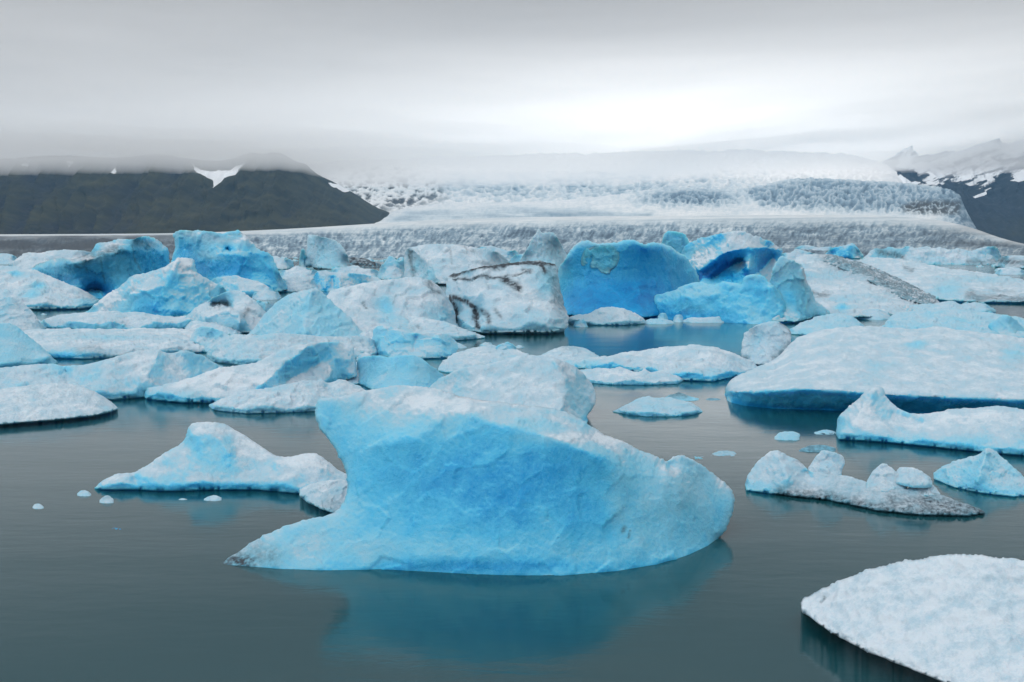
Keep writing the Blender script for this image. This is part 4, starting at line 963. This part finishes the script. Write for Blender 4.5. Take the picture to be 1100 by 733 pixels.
berg('iceberg', 'bright blue iceberg with hollowed pits and a flat white crest', 'iceberg',
  [(184,300),(184,278),(188,267.5),(187,259),(185,252),(190,247.2),(200,247.6),(213,247.6),(224,248),(237,251),(247,248),(257,246),(261,252),(269.5,258.4),(277.7,267.6),(293,273.7),(296,284),(303,298),(312,310)], [(190,310),(230,314),(270,314),(300,313)],
  K=6, low=.62, cap=.05, t=(.45,.8), amp=1.4, ns=22, R=4, seed=87, edge=.3, feats=[([(213,253,-1.5),(214,262,-1.2),(216,274,-1)],0),([(200,268)],2.0),([(244,269)],1.5),([(222,276,-2),(250,272,-2.2),(264,276,-2)],0),([(264,257),(264,272)],-1)],
  paint=[(200,268,10,9,.15),(244,269,9,7,.28),(235,290,40,12,.18),(245,259,30,6,-.42),(222,272,12,6,-.32),(205,252,20,4,-.35),(275,272,8,5,.1),(285,300,12,9,.18),(232,277,12,3,-.3)], dirt=[([(247,252),(260,252.5)],1.5,.6)])
berg('ice_floe', 'low blue white block of ice tucked under the bright blue hollowed iceberg', 'ice floe',
  [(222,308),(227,299.5),(240,297),(253,295),(261,298.5),(282,303),(291,310),(300,317)], [(232,318),(260,319),(290,319)], K=3, low=.5, cap=.06, t=(.4,.7), amp=1.2, ns=12, R=3, seed=88, lip=(5, 0.3), s=1)
berg('iceberg', 'teal iceberg streaked with dirt and dark cracks leaning over a dark hollow on the left', 'iceberg',
  [(28,292),(36,286),(44,282),(51,279.5),(60,277),(68,276),(76,279),(88,277),(98,272.7),(102,266),(106,260),(118,259.4),(127,256.4),(143,257.4),(150,254),(155.5,252.7),(168,256.4),(176,262),(181,268),(183,280),(184,296)], [(60,314),(90,322),(120,324),(150,318),(178,308)],
  K=5, low=.60, cap=.10, t=(.5,.85), amp=1.2, ns=22, R=4, seed=89, feats=[([(40,288,-2.0),(75,284,-2.5),(110,274,-2.5),(150,268,-2),(175,275,-1.5)],0),([(95,312,3.5),(110,312,4)],0)],
  paint=[(106,316,20,12,.45),(70,300,30,8,.18),(162,280,18,18,.12),(75,278,40,3,-.3),(135,262,40,4,-.2)],
  dirt=[([(84,286),(100,276),(118,272),(130,270)],6,.7),([(118,270),(125,268)],5,.9),([(145,258),(156,262),(162,264)],5,.7),([(142,265),(146,280),(150,292)],1.4,.8),([(108,276),(110,290),(113,304)],1.4,.8),([(92,288),(93,292)],3,.8),([(45,288),(70,287)],5,.3),([(80,292),(130,290)],22,.35)])
berg('iceberg', 'low white mound of ice behind the dirt streaked teal iceberg', 'iceberg', [(0,291),(10,284),(18,277),(27,271),(42,271.5),(59,268.6),(80,268.8),(98,269.7),(110,276)], [(10,300),(60,302),(105,300)], K=10, low=.25, cap=.03, t=(.1,.5), amp=1.5, ns=14, R=3, seed=90, s=1)
berg('iceberg', 'white snow covered iceberg with small blue hollows at the left edge', 'iceberg',
  [(-60,300),(-20,287),(0,285),(20,286),(41,291),(61,299.5),(82,308.5),(98,316.5),(105,321),(109,325)], [(-40,330),(0,331),(41,331.5),(86,331),(100,329)], K=8, p=.65, low=.4, cap=.03, t=(.05,.42), amp=2.0, ns=18, R=3, seed=91, lip=(5, 0.5),
  paint=[(16,294,7,2.5,.45),(42,307,7,3,.5),(34,316,12,5,.25),(92,325,10,4,.3)])
berg('ice_floe', 'thin white floe on the far dark water at the left edge', 'ice floe', [(-40,281),(-10,274),(5,272),(16,274),(20,279)], [(-20,284),(14,284)], K=12, low=.3, cap=.05, amp=1, ns=9, R=2, seed=92, s=.8)
berg('iceberg', 'pale blue upright fin of ice standing alone before the glacier front', 'iceberg',
  [(328,283),(329,268),(329,255),(331,252.2),(335,252),(346,254),(355.5,256.4),(363.6,260.5),(368,265),(372,270.7),(375,279),(376,284)], [(335,287),(355,289),(372,288)], K=6, low=.18, cap=.12, t=(.4,.8), amp=1.2, ns=12, R=3, seed=93, s=.8)
berg('ice_chunk', 'small upright chip of ice beside the pale blue fin', 'ice chunk', [(321,283),(322,270),(325,266.3),(328,268),(330,274),(330.5,284)], [(323,288),(329,288)], K=2, low=.3, cap=.1, amp=.6, ns=8, R=2, seed=94, s=.7)
heap = berg('ice_floe', 'floe heaped with black rock debris right of the pale blue fin', 'ice floe', [(358,284),(362,281),(374,279),(380,277.3),(388,278),(400,282),(411,286)], [(370,287.5),(400,288)], K=5, low=.3, cap=.1, amp=.8, ns=8, R=2, seed=95, s=.7, dirt=[([(360,282),(380,280),(410,285)],7,.6)])
berg('rock_debris', 'heap of black rock debris', None, [(360,283),(364,279.5),(375,277.5),(381,276),(389,277),(400,280.5),(410,284.5)], [(370,284.5),(384,284),(400,286)], K=.5, amp=1.0, ns=6, R=1.5, seed=59, parent=heap, on=(heap, .6, .5), s=.8, dirt=[([(350,280),(420,280)],60,1.3)])
berg('iceberg', 'flat topped teal iceberg with scalloped cliffs left of the white snow slope', 'iceberg',
  [(334,308),(337,300),(339,291.5),(350,291),(362,292.5),(380,293.5),(395,295.5),(409,299),(411,305)], [(340,312),(355,313.5),(385,311),(402,309)], K=4, low=.66, cap=.06, t=(.35,.65), amp=1.0, ns=10, R=2, seed=96, s=.8, feats=[([(349,296),(349,310)],-.9),([(364,297),(365,310)],-.9),([(357,298),(357,310)],.5)])
berg('iceberg', 'small spiky pale iceberg with a split summit before the glacier front at centre', 'iceberg',
  [(555,284),(560,277),(566,267),(572,254.5),(576,250),(579,245.3),(582,250),(587.6,249.6),(592,249),(596,250),(601,259),(606,268),(612,278)], [(565,290),(585,292),(605,289)], K=7, low=.2, cap=.14, t=(.4,.8), amp=1.6, ns=10, flute=.6, R=2, seed=97, s=.8)
# loose white floes packed between the bigger ones
fill = [
 ('knobbly white floe packed left of the pale blue fin', 268, 316, 272, 289, 6), ('white floe with blue crevices packed below the pale blue fin', 296, 345, 284, 300, 5),
 ('white rubbly floe between the teal cliffs and the bright blue hollowed iceberg', 298, 342, 294, 313, 4), ('broken white floe right of the debris heaped floe', 405, 440, 274, 300, 6),
 ('narrow white floe behind the flat topped teal iceberg', 350, 412, 284, 298, 4), ('grey green pan of ice behind the summit of the pyramid', 270, 302, 309, 322, 3),
 ('low floe filling the gap above the pale blue lobed iceberg', 386, 412, 336, 352, 2), ('rubble of white ice between the pyramid and the lobed iceberg', 382, 408, 352, 372, 1.5),
 ('flat white floe behind the dimpled rounded iceberg', 478, 575, 370.5, 392, 3), ('low white floe in front of the lobed iceberg', 470, 530, 382, 400, 1.6),
 ('small floe at the right foot of the scooped iceberg', 370, 388, 391, 412, 1), ('white floe under the spiky split iceberg', 545, 600, 268, 288, 6),
 ('low white pan of ice behind the deep blue caves', 832, 880, 266, 284, 8), ('long white pan of ice before the glacier right of the deep blue caves', 846, 905, 262, 277, 10),
 ('low icy shelf at the foot of the smooth long floe', 560, 612, 386, 400, 1.5), ('white shelf of ice under the mound with a dark hollow', 196, 262, 341, 360, 2.5),
 ('flat ice pan at the foot of the crested iceberg', 236, 276, 316, 334, 3), ('white heap between the spiky iceberg and the cracked slab', 505, 560, 262, 282, 8)]
for k, (l, u0, u1, vt, vb, K) in enumerate(fill):
    r = random.Random(100 + k); n = 7; h = vb - vt
    tp = [(u0, vb - .12 * h)] + [(u0 + (u1 - u0) * (i + .5 + r.uniform(-.3, .3)) / n, vt + h * (r.uniform(0, .3) + .35 * abs((i + .5) / n * 2 - 1) ** 2)) for i in range(n)] + [(u1, vb - .12 * h)]
    bt = [(u0 + .15 * (u1 - u0), vb), (u0 + .5 * (u1 - u0), vb + .5), (u0 + .85 * (u1 - u0), vb)]
    berg('ice_floe', l, 'ice floe', tp, bt, K=K, low=.34, cap=.05, t=(.3,.65), amp=2.0, ns=9, octv=4, gain=.6, R=2.5, seed=100 + k, s=.85, group='loose floes packed between the icebergs')
# scattered brash before the glacier front
r = random.Random(77); made = 0
zones = [(-20, 190, 268.5, 276, 12), (255, 330, 272, 284, 9), (395, 440, 273, 282, 7), (470, 610, 270, 279, 14), (840, 1000, 268, 274, 16), (980, 1110, 268, 276, 14), (1030, 1105, 283, 293, 6), (500, 600, 362, 368, 0)]
for (u0, u1, v0, v1, cnt) in zones:
    for _ in range(cnt):
        vb = r.uniform(v0 + 3, v1); u = r.uniform(u0, u1); w = r.uniform(5, 17) * (1.1 if vb > 280 else 1); h = r.uniform(2.2, 6.5)
        n = 4; tp = [(u - w / 2, vb - .4)] + [(u + w * ((i + .5) / n - .5) + r.uniform(-.8, .8), vb - h * r.uniform(.45, 1) * (1 - abs((i + .5) / n * 2 - 1) ** 3)) for i in range(n)] + [(u + w / 2, vb - .4)]
        berg('ice_chunk', 'small pale chunk of brash ice floating far off before the glacier front', 'ice chunk', tp, [(u - w / 4, vb), (u + w / 4, vb)], K=3, low=.36, cap=.06, t=(.3,.65), amp=.9, ns=5, octv=3, R=1.5, seed=200 + made, s=.9, sm=1,
             group='far brash ice before the glacier front'); made += 1

# angular rubble jammed between the bergs of the pack
r = random.Random(31); k = 0
rub = [(62, 110, 326, 336, 5), (190, 262, 338, 362, 7), (245, 300, 308, 330, 7), (282, 345, 276, 312, 20), (345, 440, 284, 306, 18), (262, 420, 350, 384, 22), (20, 130, 292, 300, 6), (430, 475, 362, 372, 4), (560, 640, 392, 402, 5), (610, 700, 346, 352, 4), (850, 900, 338, 350, 5), (1010, 1090, 338, 346, 5), (480, 560, 366, 380, 6), (376, 402, 384, 412, 5),
       (200, 250, 340, 360, 5), (420, 470, 276, 290, 5), (550, 612, 272, 284, 6), (860, 930, 268, 278, 8), (930, 1080, 276, 286, 12), (1000, 1100, 318, 332, 7), (905, 960, 332, 344, 4), (10, 60, 336, 352, 4), (100, 190, 298, 304, 5)]
for (u0, u1, v0, v1, cnt) in rub:
    for _ in range(cnt):
        vb = r.uniform(v0, v1); u = r.uniform(u0, u1); w = r.uniform(5, 15) * (0.7 + (vb - 268) / 110); h = w * r.uniform(.28, .7); n = r.choice((3, 4, 5))
        tp = [(u - w / 2, vb - .8)] + [(u + w * ((i + .5) / n - .5) + r.uniform(-.1, .1) * w, vb - h * r.uniform(.5, 1) * (1 - .55 * abs((i + .5) / n * 2 - 1) ** 2)) for i in range(n)] + [(u + w / 2, vb - .8)]
        berg('ice_chunk', 'small angular block of pale ice jammed between the larger icebergs of the pack', 'ice chunk', tp, [(u - w / 4, vb), (u + w / 4, vb)], K=w * .5 * 5 / (vb - 268), low=r.uniform(.2, .5), cap=.06, t=(.3, .65),
             amp=.9, ns=9, octv=3, R=1.5, seed=400 + k, s=.8, sm=0, corner=0, chip=.5, scal=.2, group='angular rubble jammed in the ice pack'); k += 1
